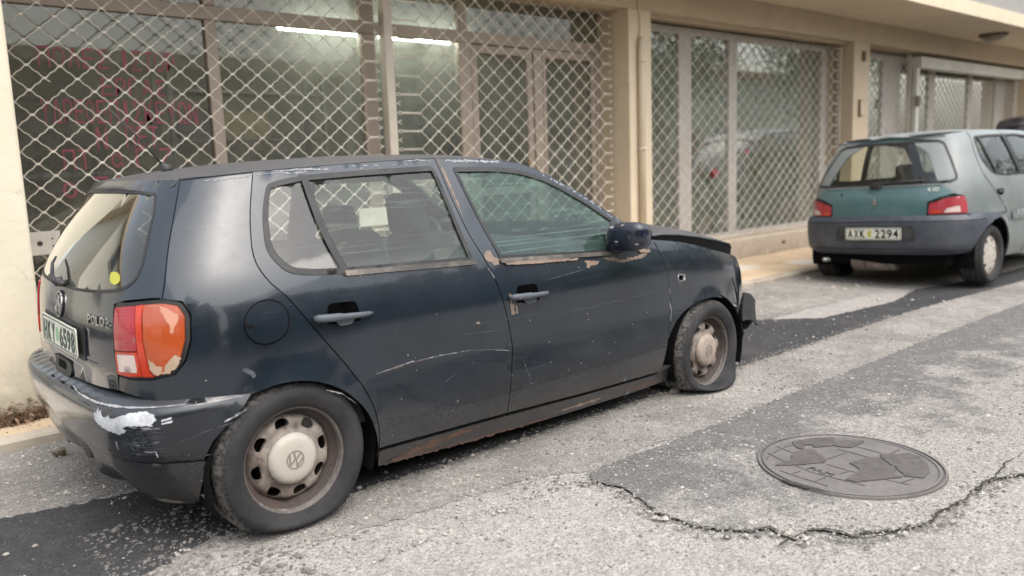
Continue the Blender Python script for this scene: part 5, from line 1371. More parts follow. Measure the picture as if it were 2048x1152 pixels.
polyL = bl+[(a, b+rgb.gauss(0, .003)) for a, b in dens(botl, .04, False)]+[(-.5, .24), (-.7, .22)]+[(-a, b) for a, b in bl[::-1]]+[(-.6, .356), (-.3, .356), (0, .356), (.3, .356), (.6, .356)]
panel('bumper_apron', polyL, BP, M['navybump'], bumper, step=(.04, .02), thick=.006, edge=.02)
panel('bumper_seam', [(-.95, .366), (-.6, .366), (0, .366), (.6, .366), (bend[-1][0]-.004, .362), (bend[-1][0]-.004, .352), (.6, .354), (0, .354), (-.6, .354), (-.95, .354)], BP, M['dark'], bumper, step=.05, thick=.001, off=-.006)
# two small slots on the bumper's top lip
for s_ in (.08, .20, -.05): panel('bumper_slot', fillet([(s_, .5535), (s_+.032, .5535), (s_+.032, .5495), (s_, .5495)], .001), BP, M['dark'], bumper, step=0, thick=.0005, off=.0008, edge=.01)
# white scrape on the corner of the bumper
wr = random.Random(8)
def decal(nm, pts, mf, mat, par, amp=.002, st=.008, off=.0009, seed=1, stp=.03):
    q = ragged(pts, amp, st, random.Random(seed)); return panel(nm, q, mf, mat, par, step=stp, thick=.0004, off=off, edge=.02)
scr = [(.452, .506), (.462, .520), (.47, .512), (.478, .534), (.488, .518), (.497, .530), (.508, .512), (.53, .510), (.545, .520), (.552, .508), (.575, .513), (.60, .524), (.64, .536), (.69, .540), (.715, .530), (.722, .512), (.705, .500), (.712, .492), (.69, .496), (.66, .494), (.625, .493), (.605, .486), (.622, .478), (.610, .466), (.590, .464), (.578, .455), (.560, .462), (.52, .468), (.48, .478), (.458, .490)]
decal('paint_scrape', scr, BP, M['scrape'], bumper, .0012, .006, .0012, 4, .02)
for k, pts in enumerate(([(.735, .512), (.765, .519), (.766, .514), (.737, .506)], [(.735, .502), (.768, .508), (.766, .502), (.737, .497)])): decal('paint_scrape', pts, BP, M['scrape'], bumper, .0006, .006, .0012, k, 0)
for k in range(46):
    s0 = .62+wr.uniform(0, .11); z0 = .49-wr.uniform(0, .10); l_ = wr.uniform(.006, .030)*(1-max(0, (.46-z0))*3); a_ = wr.uniform(-.15, .25)
    panel('bumper_scuff', strip_poly([(s0-l_, z0-a_*l_), (s0, z0+wr.uniform(-.001, .001)), (s0+l_, z0+a_*l_)], wr.uniform(.0012, .0034)), BP, M['scuff'] if wr.random() < .75 else M['flake'], bumper, step=0, thick=.0003, off=.0009, edge=9)
for k in range(16):
    s0 = .60+wr.uniform(-.02, .08); z0 = .455-wr.uniform(0, .05); l_ = wr.uniform(.01, .035)
    panel('bumper_scuff', strip_poly([(s0-l_*.5, z0+l_), (s0, z0), (s0+l_*.55, z0-l_)], wr.uniform(.001, .003)), BP, M['scuff'], bumper, step=0, thick=.0003, off=.0009, edge=9)
for pts, wd_, mt in (([(.20, .556), (.30, .548), (.45, .545), (.62, .549), (.80, .553)], .004, 'flake'), ([(.30, .540), (.42, .535), (.55, .537)], .004, 'scuff'), ([(.76, .425), (.85, .455), (.95, .478)], .003, 'scuff'), ([(.80, .547), (.88, .550), (.97, .5530)], .0035, 'flake'), ([(.93, .49), (.965, .505), (.985, .515)], .006, 'scuff'), ([(.91, .48), (.955, .50), (.975, .508)], .005, 'flake'),
  ([(.78, .372), (.84, .376), (.9, .378)], .002, 'scuff'), ([(.07, .345), (.16, .33), (.24, .332)], .004, 'scuff'), ([(.705, .405), (.707, .392), (.708, .383)], .004, 'scrape'), ([(.555, .43), (.558, .41), (.561, .40)], .002, 'scrape'), ([(.90, .368), (.915, .372)], .009, 'scrape')):
    panel('bumper_scuff', strip_poly(dens(pts, .012, False), wd_, True, wr, .6), BP, M[mt], bumper, step=0, thick=.0003, off=.001, edge=.02)
decal('bare_patch', [(.80, .226), (.85, .222), (.905, .228), (.925, .214), (.912, .197), (.86, .196), (.81, .194)], BP, M['primer'], bumper, .002, .008, .001, 6, 0)
decal('mud_patch', [(.46, .20), (.55, .215), (.60, .20), (.70, .205), (.73, .190), (.66, .178), (.55, .176), (.47, .186)], BP, M['rustm'] if False else M['dust'], bumper, .003, .01, .001, 9, 0)
# dark thing behind the bumper (void, crash beam)
box('underbody', (-.40, -.62, .17), (2.75, .62, .30), M['dark'], car, .02)
box('crash_beam', (-.44, -.55, .20), (-.40, .55, .52), M['dark'], car)
tubeobj('exhaust_pipe', [(-.46, .33, .19), (-.2, .33, .18), (.3, .25, .15)], .024, M['rustm'], car, 10)

# ---- roof with the screen opening
zed = interp1([(x, z) for x, z in roofline])
crown = hermite([(-.30, 1.240), (-.20, 1.276), (0, 1.305), (.3, 1.328), (.7, 1.340), (1.0, 1.338), (1.25, 1.318), (1.45, 1.265), (1.60, 1.19), (1.80, 1.08), (2.0, .975), (2.15, .915)])
def ye(x):
    z = zed(min(max(x, -.192), 1.981)); return B1.y_x(min(max(x, -.192), 1.981), z)
def RF(x, y, off=0):
    e = ye(x); t_ = min(1, abs(y)/e); z0 = zed(min(max(x, -.192), 1.981)); zc = crown(x)
    p_ = 2.6 if x < 1.3 else 2.2
    if x < -.192: z0 -= (-.192-x)*.9
    z = z0+(zc-z0)*(1-t_**p_)
    return (x-off*.2, y, z+off-GZ)
rxs = [-.192, -.1, .03, .2, .4, .6, .82, 1.06, 1.18, 1.284, 1.36, 1.435, 1.59, 1.70, 1.792, 1.88, 1.932, 1.981]
edge_ = [(x, -ye(x)+.0025) for x in rxs]
backr = [(-.300, y) for y in (.15, 0, -.15)]
rpoly = [(-.215, -.475), (-.255, -.40), (-.288, -.25), (-.300, 0), (-.288, .25), (-.255, .40), (-.215, .475)]
rpoly = edge_[::-1]+rpoly+[(x, -y) for x, y in edge_]+[(2.07, .5), (2.13, .25), (2.15, 0), (2.07+.06, -.25), (2.07, -.5)]
sc_ = [(1.245, -.50), (1.235, -.25), (1.23, 0), (1.235, .25), (1.245, .50), (1.50, .575), (1.75, .655), (1.93, .700), (2.03, .5), (2.08, .25), (2.09, 0), (2.08, -.25), (2.03, -.5), (1.93, -.700), (1.75, -.655), (1.50, -.575)]
scp = fillet(sc_, .03)
roof = panel('roof', rpoly, RF, M['navytop'], car, [scp], step=.07, thick=.014)
panel('windscreen', offset_poly(scp, -.004), RF, M['screenglass'], car, step=.08, thick=0, off=-.004)
box('headliner', (-.15, -.50, 1.225-GZ), (1.2, .50, 1.262-GZ), M['interior2'], car, .02)
# aerial
an = empty('aerial', (0, 0, 0), parent=car)
bm = bmesh.new(); a_ = Vector(RF(-.06, .02, -.004)); tube(bm, [a_, a_+Vector((-.005, 0, .018)), a_+Vector((-.022, 0, .034))], [.026, .020, .009], 12); ob('aerial_base', bm2('aerial_base', bm, M['blackplastic'], True), an)
tubeobj('aerial_rod', [a_+Vector((-.02, 0, .032)), a_+Vector((-.09, 0, .125)), a_+Vector((-.20, 0, .25))], [.0045, .0032, .002], M['blackplastic'], an, 6)

# ---- bonnet, sprung open a little
hz_c = interp1([(1.95, .925), (2.1, .915), (2.3, .895), (2.6, .845), (2.85, .775), (3.0, .72), (3.08, .67)])
hz_e = interp1([(1.95, .885), (2.062, .876), (2.2, .857), (2.386, .817), (2.606, .763), (2.80, .712), (2.95, .66), (3.08, .60)])
hy_e = lambda x: float(np.interp(x, [1.95, 2.386, 2.606, 2.80, 2.95, 3.06], [.785, .772, .742, .69, .60, .45]))
def HD(x, y, off=0):
    e = hy_e(x); t_ = min(1, abs(y)/e); z = hz_e(x)+(hz_c(x)-hz_e(x))*(1-t_**2.4)
    lift = .018+.065*max(0, (x-1.98))/1.0
    return (x, y, z+lift+off-GZ)
hp = [(x, -hy_e(x)+.004) for x in (1.99, 2.1, 2.25, 2.386, 2.5, 2.606, 2.70, 2.80, 2.88, 2.95, 3.01)]
hpl = hp+[(3.05, -.40), (3.08, -.2), (3.09, 0)]; hpl = hpl+[(x, -y) for x, y in hpl[::-1][1:]]+[(2.12, .5), (2.17, 0), (2.12, -.5)]
bonnet = panel('bonnet', hpl, HD, M['navytop'], car, step=.07, thick=.006)
inner = offset_poly(hpl, .004)
panel('bonnet_lining', inner, lambda a, b, off=0: HD(a, b, off-.0065), M['dark'], bonnet, step=.1, thick=.062)
box('engine_bay', (2.0, -.62, .25), (2.88, .62, .70), M['dark'], car, .03)
# ---- front end: empty lamp hole, broken panel, hanging bumper
NS = B1.LR+B1.LF
for sd in (1, -1):
    MP = P1 if sd == 1 else mir(P1)
    panel('headlamp_hole', fillet([(NS-.61, .665), (NS-.30, .665), (NS-.30, .52), (NS-.60, .52)], .03), MP, M['dark'], car, step=.05, thick=.01, off=-.02)
panel('front_grille', fillet([(NS-.29, .655), (NS, .66), (NS+.0001, .53), (NS-.29, .53)], .01), lambda a, b, off=0: P1(min(a, NS-.001), b, off-.01), M['blackplastic'], car, step=.05, thick=.01)
cr = random.Random(4)
for pts, wd_, mt in (([(B1.s_x(2.72, .60), .60), (B1.s_x(2.76, .54), .54), (B1.s_x(2.80, .46), .46)], .016, 'dark'), ([(B1.s_x(2.80, .60), .60), (B1.s_x(2.83, .53), .53), (B1.s_x(2.83, .47), .47)], .012, 'dark'), ([(B1.s_x(2.735, .53), .53), (B1.s_x(2.77, .47), .47), (B1.s_x(2.79, .43), .43)], .006, 'flake'), ([(B1.s_x(2.74, .445), .445), (B1.s_x(2.80, .425), .425)], .010, 'flake')):
    panel('crumpled_tear', strip_poly(dens(pts, .015, False), wd_, True, cr, .5), P1, M[mt], car, step=0, thick=.0005, off=.001, edge=.02)
hb = empty('hanging_bumper', (0, 0, 0), parent=car)
def FB(u, z, off=0):
    """torn bumper cover, pulled forward and drooping on the right"""
    y = -.78+1.55*u; x = 3.02+.17*math.sin(math.pi*min(1, max(0, u)))**.8+(.04 if u < .1 else 0)
    return (x+off-.10*(z-.35), y, z-.02-GZ-.08*(1-u))
panel('bumper_skin', [(.09, .50), (.12, .54), (.16, .545), (.3, .55), (.7, .56), (1, .55), (1, .30), (.6, .27), (.2, .28), (.14, .30), (.10, .33), (.085, .42)], FB, M['blackplastic'], hb, step=(.06, .06), thick=.02)
panel('bumper_end', ragged([(2.86, .500), (2.90, .488), (2.945, .482), (2.985, .460), (3.015, .425), (3.018, .36), (3.045, .272), (2.975, .318), (2.90, .33), (2.84, .335), (2.845, .42)], .003, .02, cr), lambda a, b, off=0: (a, -.755+.04*math.sin((a-2.8)*6)-off, b-GZ), M['blackplastic'], hb, step=.04, thick=.012)
tubeobj('torn_trim', [(2.87, -.70, .33-GZ), (2.88, -.71, .25-GZ), (2.86, -.70, .20-GZ)], .018, M['dark'], car, 6)

# ---- wing mirror
def mirsh(a, b, c):
    t_ = (a+.07)/.14
    return (a, b*(1-.18*max(0, t_)**2), c*(1-.30*max(0, t_)**1.5)-.012*t_)
wmr = empty('wing_mirror', (1.70, -.80, .915-GZ), (0, 0, R(8)), parent=car)
bm = bmesh.new(); bmesh.ops.create_uvsphere(bm, u_segments=36, v_segments=22, radius=1)
sp_ = lambda v, e: math.copysign(abs(v)**e, v)
for v_ in bm.verts:
    n3 = v_.co.normalized(); x_, y_, z_ = sp_(n3.x, .72)*.085, sp_(n3.y, .62)*.112, sp_(n3.z, .62)*.072
    z_ += .012*(y_/.112)*-1; v_.co = Vector(mirsh(x_, y_, z_))
mh_ = ob('mirror_housing', bm2('mirror_housing', bm, M['navyplain'], True), wmr, (-.02, -.085, .014))
tubeobj('mirror_foot', [(.04, .03, -.045), (.03, -.02, -.045), (.0, -.06, -.03)], [.030, .028, .022], M['blackplastic'], wmr, 8, (1, .7))
for ax_, bz_, r_ in ((-.05, .045, .013), (.01, .055, .010), (.06, .04, .008), (-.02, -.02, .009), (.08, -.03, .008), (-.08, .02, .007)):
    q_ = [(r_*math.cos(t_)*pw, r_*.5*math.sin(t_)*pw) for t_, pw in ((0, 1), (1, 1.4), (2, .7), (3, 1.2), (4, .8), (5.2, 1.3))]
    def mm(a, b, off=0, ax_=ax_, bz_=bz_):
        yy, zz = (ax_+a)/.112, (bz_+b)/.072
        k = max(.02, 1-abs(yy)**3.2-abs(zz)**3.2)**(1/2.8)
        return (-.02-.085*k-off-.001, -.085-(ax_+a), .014+bz_+b)
    panel('lacquer_flake', q_, mm, M['flake'], wmr, step=0, thick=.0003)
for k, (a_, b_, s_) in enumerate(((-.03, -.02, .010), (.02, .05, .007), (-.07, .045, .009))):
    pass

# ---- wheels
wheel(car, .0, -.795, .283-GZ, -1, 0, M['rim'], tyremat=M['tyre'], ang0=R(11))
wheel(car, 2.445, -.790, .236-GZ, -1, 0, M['rim'], tyremat=M['tyreflat'], flat=True, hubmat=M['capdirty'], ang0=R(28), steer=3)
wheel(car, .0, .795, .283-GZ, 1, 0, M['rim'], logo=False); wheel(car, 2.445, .79, .26-GZ, 1, 0, M['rim'], logo=False)
# ---- inside
seat(car, 1.02, -.36, .33, hz=.715); seat(car, 1.10, .36, .30, hz=.68)
rs = empty('rear_bench', (0, 0, 0), parent=car)
rbox('bench_cushion', (.05, -.60, .33), (.45, .60, .47), M['interior'], rs, .05); rbox('bench_back', (-.02, -.58, .40), (.10, .58, .86), M['interior'], rs, .05, 3, (0, R(-12), 0))
rbox('dashboard', (1.50, -.68, .60), (2.0, .68, .84), M['blackplastic'], car, .08, 4)
sw = bmesh.new(); tube(sw, [(1.38+.06*math.sin(t_), .36+.18*math.cos(t_), .80+.17*math.sin(t_)) for t_ in [2*math.pi*k/28 for k in range(29)]], .013, 8, False); ob('steering_wheel', bm2('steering_wheel', sw, M['blackplastic'], True), car)
box('floor_pan', (-.30, -.60, .295), (2.0, .60, .31), M['dark'], car)
for sd in (1, -1):
    rbox('door_card', (.0, -sd*.735-.012, .30), (1.98, -sd*.735+.012, .84), M['interior'], car, .01, 2)
    tubeobj('seat_belt', [(.87, -sd*.60, 1.15), (.88, -sd*.66, .95), (.90, -sd*.70, .60)], .02, M['blackplastic'], car, 6, (1, .15))

# ---- peeling lacquer, bare primer, scratches on the right flank
pr = random.Random(21)
def scratch(pts, wd_, mt, par=car, var=.6):
    q = SX(pts); q = dens(q, .012, False); q = [(a+pr.gauss(0, .0006), b+pr.gauss(0, .0006)) for a, b in q]
    panel('scratch', strip_poly(q, wd_, True, pr, var), P1, M[mt], par, step=0, thick=.0003, off=.0009, edge=9)
def patchx(pts, mt, amp=.002, st=.008, seed=1, nm='bare_patch', off=.001): return decal(nm, SX(pts), P1, M[mt], car, amp, st, off, seed, 0)
# primer along the front window's waist
patchx([(.985, .872), (1.10, .868), (1.30, .857), (1.42, .848), (1.40, .842), (1.20, .850), (1.0, .862)], 'primer', .0012, .01, 2, off=.0095)
patchx([(1.46, .832), (1.50, .829), (1.56, .822), (1.545, .808), (1.50, .806), (1.485, .797), (1.468, .802), (1.478, .818)], 'primer', .0014, .008, 3)
patchx([(1.585, .832), (1.66, .832), (1.70, .812), (1.76, .815), (1.84, .815), (1.90, .832), (1.915, .818), (1.84, .802), (1.72, .798), (1.68, .806), (1.62, .818)], 'primer', .003, .010, 4)
patchx([(1.84, .846), (1.93, .842), (1.925, .826), (1.85, .832)], 'primer', .002, .010, 5, off=.006)
# B pillar
patchx([(.905, .925), (.93, .93), (.94, .905), (.965, .888), (.962, .868), (.935, .868), (.915, .885), (.900, .890), (.893, .908)], 'primer', .0016, .006, 6)
for pts in ([(.834, 1.318), (.840, 1.25), (.850, 1.16), (.856, 1.08)],): scratch(pts, .011, 'primer', var=.8)
patchx([(.992, .745), (1.008, .735), (1.003, .70), (1.015, .70), (1.014, .655), (.998, .655), (.992, .70)], 'primer', .002, .006, 7)
patchx([(1.022, .69), (1.030, .70), (1.034, .655), (1.022, .655)], 'primer', .001, .006, 8)
patchx([(.806, .650), (.822, .655), (.832, .645), (.818, .640)], 'primer', .002, .006, 9)
# flaked lacquer under the roof edge
patchx([(.10, 1.283), (.25, 1.289), (.29, 1.283), (.31, 1.286), (.33, 1.279), (.28, 1.281), (.20, 1.283), (.10, 1.280)], 'flake2', .0012, .008, 31)
scratch([(-.15, 1.255), (.0, 1.266), (.02, 1.272)], .003, 'flake2', var=.9); scratch([(.04, 1.27), (.12, 1.278), (.16, 1.272), (.24, 1.276)], .0035, 'flake2', var=.9)
for x in (.36, .42, .47, .52, .60, .66): scratch([(x, 1.291), (x+.02, 1.291)], .003, 'flake2')
scratch([(.66, 1.292), (.67, 1.306), (.74, 1.307), (.80, 1.300)], .0035, 'flake2', var=.9)
patchx([(.88, 1.306), (.93, 1.298), (.98, 1.304), (1.05, 1.299), (1.12, 1.293), (1.16, 1.296), (1.17, 1.286), (1.10, 1.288), (1.0, 1.294), (.92, 1.292), (.87, 1.300)], 'flake2', .0022, .008, 32)
patchx([(.90, 1.303), (.98, 1.300), (1.03, 1.297), (.97, 1.297), (.92, 1.296)], 'flake2', .0012, .008, 33, off=.0016)
for k in range(60):
    t_ = pr.random(); x = 1.37+.42*t_; z = float(np.interp(x, [1.36, 1.435, 1.59, 1.792], [1.252, 1.216, 1.133, .991]))-pr.uniform(.003, .020)
    s_ = B1.s_x(x, z); r_ = pr.uniform(.002, .008); pl_ = [(s_+r_*math.cos(a)*pr.uniform(.5, 1.5), z+r_*math.sin(a)*pr.uniform(.3, 1)) for a in (0, 1.2, 2.4, 3.6, 5)]
    panel('lacquer_flake', pl_, P1, M['flake2'] if pr.random() < .45 else M['flake2'], car, step=0, thick=.0003, off=.0012, edge=9)
scratch([(.25, .903), (.42, .899), (.60, .893), (.80, .884)], .0035, 'flake2', var=.9); scratch([(1.0, .862), (1.15, .853), (1.30, .846)], .003, 'flake2')
# long scratches along the doors
scratch([(.325, .532), (.48, .548), (.62, .548), (.78, .541)], .0022, 'flake2', var=.95); scratch([(.33, .529), (.50, .544), (.60, .544)], .002, 'rustm', var=.9); scratch([(.78, .541), (.985, .512)], .003, 'scuff')
scratch([(.90, .521), (.985, .503)], .002, 'flake2')
scratch([(.70, .645), (.92, .640), (1.4, .63)], .0014, 'scuff'); scratch([(1.20, .612), (1.6, .62), (2.03, .628)], .003, 'scuff')
scratch([(.74, .612), (.9, .60), (.96, .60)], .002, 'scuff'); scratch([(1.05, .47), (1.09, .38), (1.12, .30)], .003, 'scuff'); scratch([(.64, .43), (.69, .46)], .004, 'scuff'); scratch([(1.10, .40), (1.20, .402)], .002, 'scuff')
scratch([(1.20, .775), (1.32, .782), (1.45, .795)], .003, 'scuff'); scratch([(2.07, .56), (2.08, .46)], .004, 'flake'); scratch([(2.066, .63), (2.073, .60)], .005, 'flake')
scratch([(.12, .515), (.18, .49), (.235, .44)], .004, 'flake', var=.9); scratch([(-.16, .64), (-.13, .62), (-.12, .59)], .014, 'scuff', var=.5); scratch([(.90, .86), (.915, .835), (.925, .815)], .004, 'flake')
for k in range(26):
    x = pr.uniform(.36, 2.0); z = pr.uniform(.27, .62); s_ = B1.s_x(x, z); r_ = pr.uniform(.0012, .0032)
    panel('stone_chip', [(s_+r_*math.cos(a), z+r_*math.sin(a)) for a in (0, 1.3, 2.5, 3.8, 5.1)], P1, M['flake'], car, step=0, thick=.0003, off=.0012, edge=9)
# rusted sill
SM = lambda s, z, off=0: P1(s, z, off-.004)
for k, (pts, mt) in enumerate((([(.42, .165), (.50, .185), (.62, .200), (.74, .205), (.86, .196), (.84, .186), (.70, .178), (.58, .160), (.46, .146), (.40, .150)], 'rustm'), ([(.36, .158), (.60, .150), (.90, .140), (1.25, .130), (1.25, .123), (.9, .130), (.6, .142), (.36, .151)], 'rustm'), ([(1.30, .145), (1.45, .150), (1.62, .152), (1.60, .143), (1.45, .138)], 'primer'), ([(1.75, .15), (2.0, .150), (2.05, .14), (1.9, .13)], 'rustm'))):
    decal('rust_patch', SX(pts), SM, M[mt], car, .003, .012, .001, 40+k, 0)
# ------------------------------------------------------------------ the teal hatchback behind
W2 = [(.15, .72), (.25, .765), (.40, .795), (.60, .808), (.75, .804), (.88, .79), (.93, .78), (1.05, .742), (1.20, .69), (1.32, .640), (1.38, .585), (1.42, .51)]
R2 = [(.15, -.42), (.30, -.50), (.45, -.515), (.65, -.515), (.80, -.510), (.93, -.485), (1.05, -.43), (1.20, -.345), (1.32, -.27), (1.38, -.215), (1.42, -.17)]
F2 = [(.15, 2.9), (.30, 2.95), (.55, 2.98), (.70, 2.93), (.80, 2.80), (.93, 2.4), (1.05, 2.2), (1.38, 1.9)]
def feat2(x, z, s):
    o = 0
    if x > -.3:
        for cx, cz, r0 in ((.03, .275, .325), (2.38, .275, .325)):
            d = math.hypot(x-cx, z-cz)
            if z > .2: o += .018*math.exp(-((d-r0)/.035)**2)
        o += .006*math.exp(-((z-.655)/.012)**2)
    return o
B2 = Shell(W2, R2, F2, .95, 6, 4, zr=.6, feat=feat2)
c2 = empty('parked_car', (6.80, .045, GZ), (R(-2.4), 0, R(-1.5)), label='faded teal hatchback with white number plate parked beyond the dark car', cat='car')
P2 = lambda s, z, off=0: B2.P(s, z, off)
S2 = lambda pts: SX(pts, B2)
teal, tg = M['teal'], M['tealgrey']
C2w = fillet([(.02, 1.325, .05), (.35, 1.340, .02), (1.0, 1.345, .02), (1.45, 1.31, .06), (1.85, 1.06, .03), (1.95, .965, .03), (.40, .955, .0), (.10, .975, .06), (-.02, 1.10, .08)], .03)
for sd in (1, -1):
    MP = P2 if sd == 1 else mir(P2)
    arch = [(.03+.335*math.cos(a), .275+.335*math.sin(a)) for a in [math.pi*(1.0-k/12*.93) for k in range(13)]]
    archf = [(2.38+.335*math.cos(a), .275+.335*math.sin(a)) for a in [math.pi*(1.0-k/12) for k in range(13)]]
    gapg = [(-.245, 1.335), (-.32, 1.20), (-.395, 1.05), (-.44, .93), (-.46, .82)]
    body = S2(smooth2([(-.245, 1.345), (0, 1.372), (.5, 1.385), (1.1, 1.380), (1.42, 1.35), (1.7, 1.20), (1.95, 1.02), (2.10, .93), (2.35, .88), (2.6, .82)], .08))
    body += [(B2.LR+B2.LF-.75, .76), (B2.LR+B2.LF-.65, .62), (B2.LR+B2.LF-.68, .35)]+S2([(2.72, .30)])+S2(archf[::-1])+S2([(2.04, .22), (1.2, .21), (.37, .22)])+S2(arch[::-1][1:-1])+S2([(-.30, .34), (-.29, .64)])+[(.70, .652), (.60, .652), (.54, .655)]
    body += [(.46, .64), (.475, .80), (.60, .83), (.74, .815)][0:0]
    body += [(.735, .66), (.745, .815), (.66, .835)]+S2(smooth2(gapg[::-1], .06))
    # keep the outline simple: from bumper top straight up behind the lamp
    bd = S2(smooth2([(-.245, 1.345), (0, 1.372), (.5, 1.385), (1.1, 1.380), (1.42, 1.35), (1.7, 1.20), (1.95, 1.02), (2.10, .93), (2.35, .88), (2.6, .82)], .08))
    bd += [(B2.LR+B2.LF-.75, .76), (B2.LR+B2.LF-.65, .62), (B2.LR+B2.LF-.68, .35)]+S2([(2.72, .30)])+S2(archf[::-1])+S2([(2.04, .22), (1.2, .21), (.37, .22)])+S2(arch[::-1])+S2([(-.31, .30), (-.30, .652)])+[(.80, .652), (.76, .655), (.755, .74), (.735, .815), (.66, .835)]+S2([(-.44, .93), (-.395, 1.05), (-.32, 1.20)])
    side = panel('body_side', offset_poly(bd, .002), MP, tg, c2, [S2(C2w)], step=.07, thick=.014)
    cw = S2(C2w)
    panel('window_seal', cw, MP, M['rubber'], side, [offset_poly(cw, .018)], step=0, thick=.008, off=.003, edge=.03)
    g = offset_poly(cw, .012)
    panel('window_glass', g, MP, M['hatchglass'], side, step=.12, thick=0, off=-.006)
    for a, b_, c_, d_ in (((.085, 1.325), (.115, 1.325), (.215, .966), (.185, .966)), ((.62, 1.34), (.72, 1.342), (.80, .962), (.70, .962))):
        panel('window_bar', S2([a, b_, c_, d_]), MP, M['rubber'], side, step=.06, thick=.012, off=.004)
    for pts in ([(.66, 1.385), (.74, 1.1), (.80, .95), (.82, .6), (.80, .22)], [(.02, 1.37), (-.06, 1.2), (-.07, 1.0), (.02, .88), (.30, .62), (.372, .45), (.38, .24)], [(2.0, .93), (2.03, .6), (2.0, .23)]):
        panel('door_gap', strip_poly(S2(smooth2(pts, .05)), .006, False), MP, M['dark'], side, step=0, thick=.0005, off=.001, edge=9)
    panel('handle_scoop', fillet(S2([(.10, .845), (.25, .845), (.24, .80), (.18, .785), (.12, .80)]), .01), MP, M['dark'], side, step=0, thick=.001, off=.001, edge=.02)
    hd = panel('door_handle', fillet(S2([(.11, .838), (.235, .838), (.225, .815), (.12, .812)]), .006), MP, M['blackplastic'], side, step=0, thick=.014, off=.016)
    panel('rubbing_strip', S2([(.40, .635), (2.02, .62), (2.02, .54), (.40, .555)]), MP, M['tealgrey'], side, step=.1, thick=.012, off=.014)
    # lamp
    lo_ = fillet([(.452, .665), (.462, .755), (.60, .800), (.745, .812), (.765, .74), (.770, .665)], .012)
    tl2 = empty('tail_lamp', (0, 0, 0), parent=c2)
    panel('lamp_surround', offset_poly(lo_, -.005), MP, M['rubber'], tl2, step=.05, thick=.01, off=.002)
    panel('red_lens', lo_, MP, M['redlens'], tl2, [fillet([(.57, .674), (.60, .715), (.70, .730), (.71, .674)], .006)], step=.02, thick=.008, off=.010, edge=.015)
    panel('reversing_lens', fillet([(.572, .675), (.602, .714), (.699, .729), (.709, .675)], .006), MP, M['clear'], tl2, step=.02, thick=.006, off=.010, edge=.015)
    panel('orange_lens', fillet([(.468, .668), (.476, .70), (.55, .70), (.55, .668)], .006), MP, M['redor'], tl2, step=.02, thick=.002, off=.0118, edge=.015)
    for cx in (.03, 2.38):
        bm = bmesh.new(); n_ = 16; ring = []
        for yy in (.765, .54): ring.append([bm.verts.new((cx+.34*math.cos(a), -sd*yy, .275+.34*math.sin(a))) for a in [math.pi*(-.1+1.2*i/n_) for i in range(n_+1)]])
        for i in range(n_): bm.faces.new((ring[0][i], ring[0][i+1], ring[1][i+1], ring[1][i]))
        bm.faces.new(ring[1]); ob('wheel_housing', bm2('wheel_housing', bm, M['dark']), c2)
# hatch
gp2 = lambda s, z, off=0: P2(s, z, off+.008*math.exp(-((z-.79)/.05)**2)*max(0, 1-(abs(s)/.5)**4))
gr2 = [(.30, 1.352), (.58, 1.345)]+S2(smooth2([(-.245, 1.338), (-.32, 1.20), (-.395, 1.05), (-.43, .93)], .06))+[(.675, .838), (.55, .81), (.45, .77), (.445, .665), (.43, .645)]
g2 = offset_poly(gr2+[(-a, b_) for a, b_ in gr2[::-1]], .003)
gl2r = [(.2, 1.322), (.54, 1.312), (.605, 1.285), (.665, 1.13), (.700, 1.00), (.700, .955), (.64, .934), (.3, .925)]
gl2 = fillet(gl2r+[(-a, b_) for a, b_ in gl2r[::-1]], .02)
hatch = panel('tailgate', g2, gp2, teal, c2, [gl2], step=.06, thick=.016)
panel('rear_glass_seal', offset_poly(gl2, -.002), gp2, M['rubber'], hatch, [offset_poly(gl2, .020)], step=0, thick=.006, off=.002, edge=.04)
panel('rear_glass', offset_poly(gl2, .01), gp2, M['hatchglass'], hatch, step=.08, thick=0, off=-.002)
panel('glass_foot_trim', [(-.55, .928), (.56, .928), (.56, .915), (-.55, .915)], gp2, M['tealgrey'], hatch, step=.06, thick=.004, off=.006)
wp2 = empty('rear_wiper', (0, 0, 0), parent=hatch)
tubeobj('wiper_arm', [gp2(-.05, .915, .02), gp2(-.02, .945, .03), gp2(.12, .955, .03), gp2(.42, .965, .02)], [.02, .012, .008, .006], M['blackplastic'], wp2, 6)
rbox('wiper_pivot', (-.02, -.04, -.02), (.02, .04, .02), M['blackplastic'], wp2, .012, 2).location = Vector(gp2(.0, .925, .012))
for tx, cx_, ww in (('K', .470, .030), ('I', .500, .008), ('D', .530, .030)): lettering('badge_letter', tx, gp2, (cx_, .880), ww, .032, M['plate'], hatch, .002, .02, .002)
li = [(-.020, -.030), (-.012, .010), (-.022, .018), (-.008, .034), (.012, .030), (.010, .014), (.022, .006), (.018, -.002), (.008, .002), (.014, -.030), (.004, -.030), (0, -.008), (-.008, -.030)]
panel('lion_emblem', [(a-.01, b_+.785) for a, b_ in li], gp2, M['chrome'], hatch, step=0, thick=.004, off=.006, edge=9)
panel('hatch_lock', [(-.35+.012*math.cos(t_), .86+.012*math.sin(t_)) for t_ in [k*.6 for k in range(10)]], gp2, M['dark'], hatch, step=0, thick=.001, off=.002)
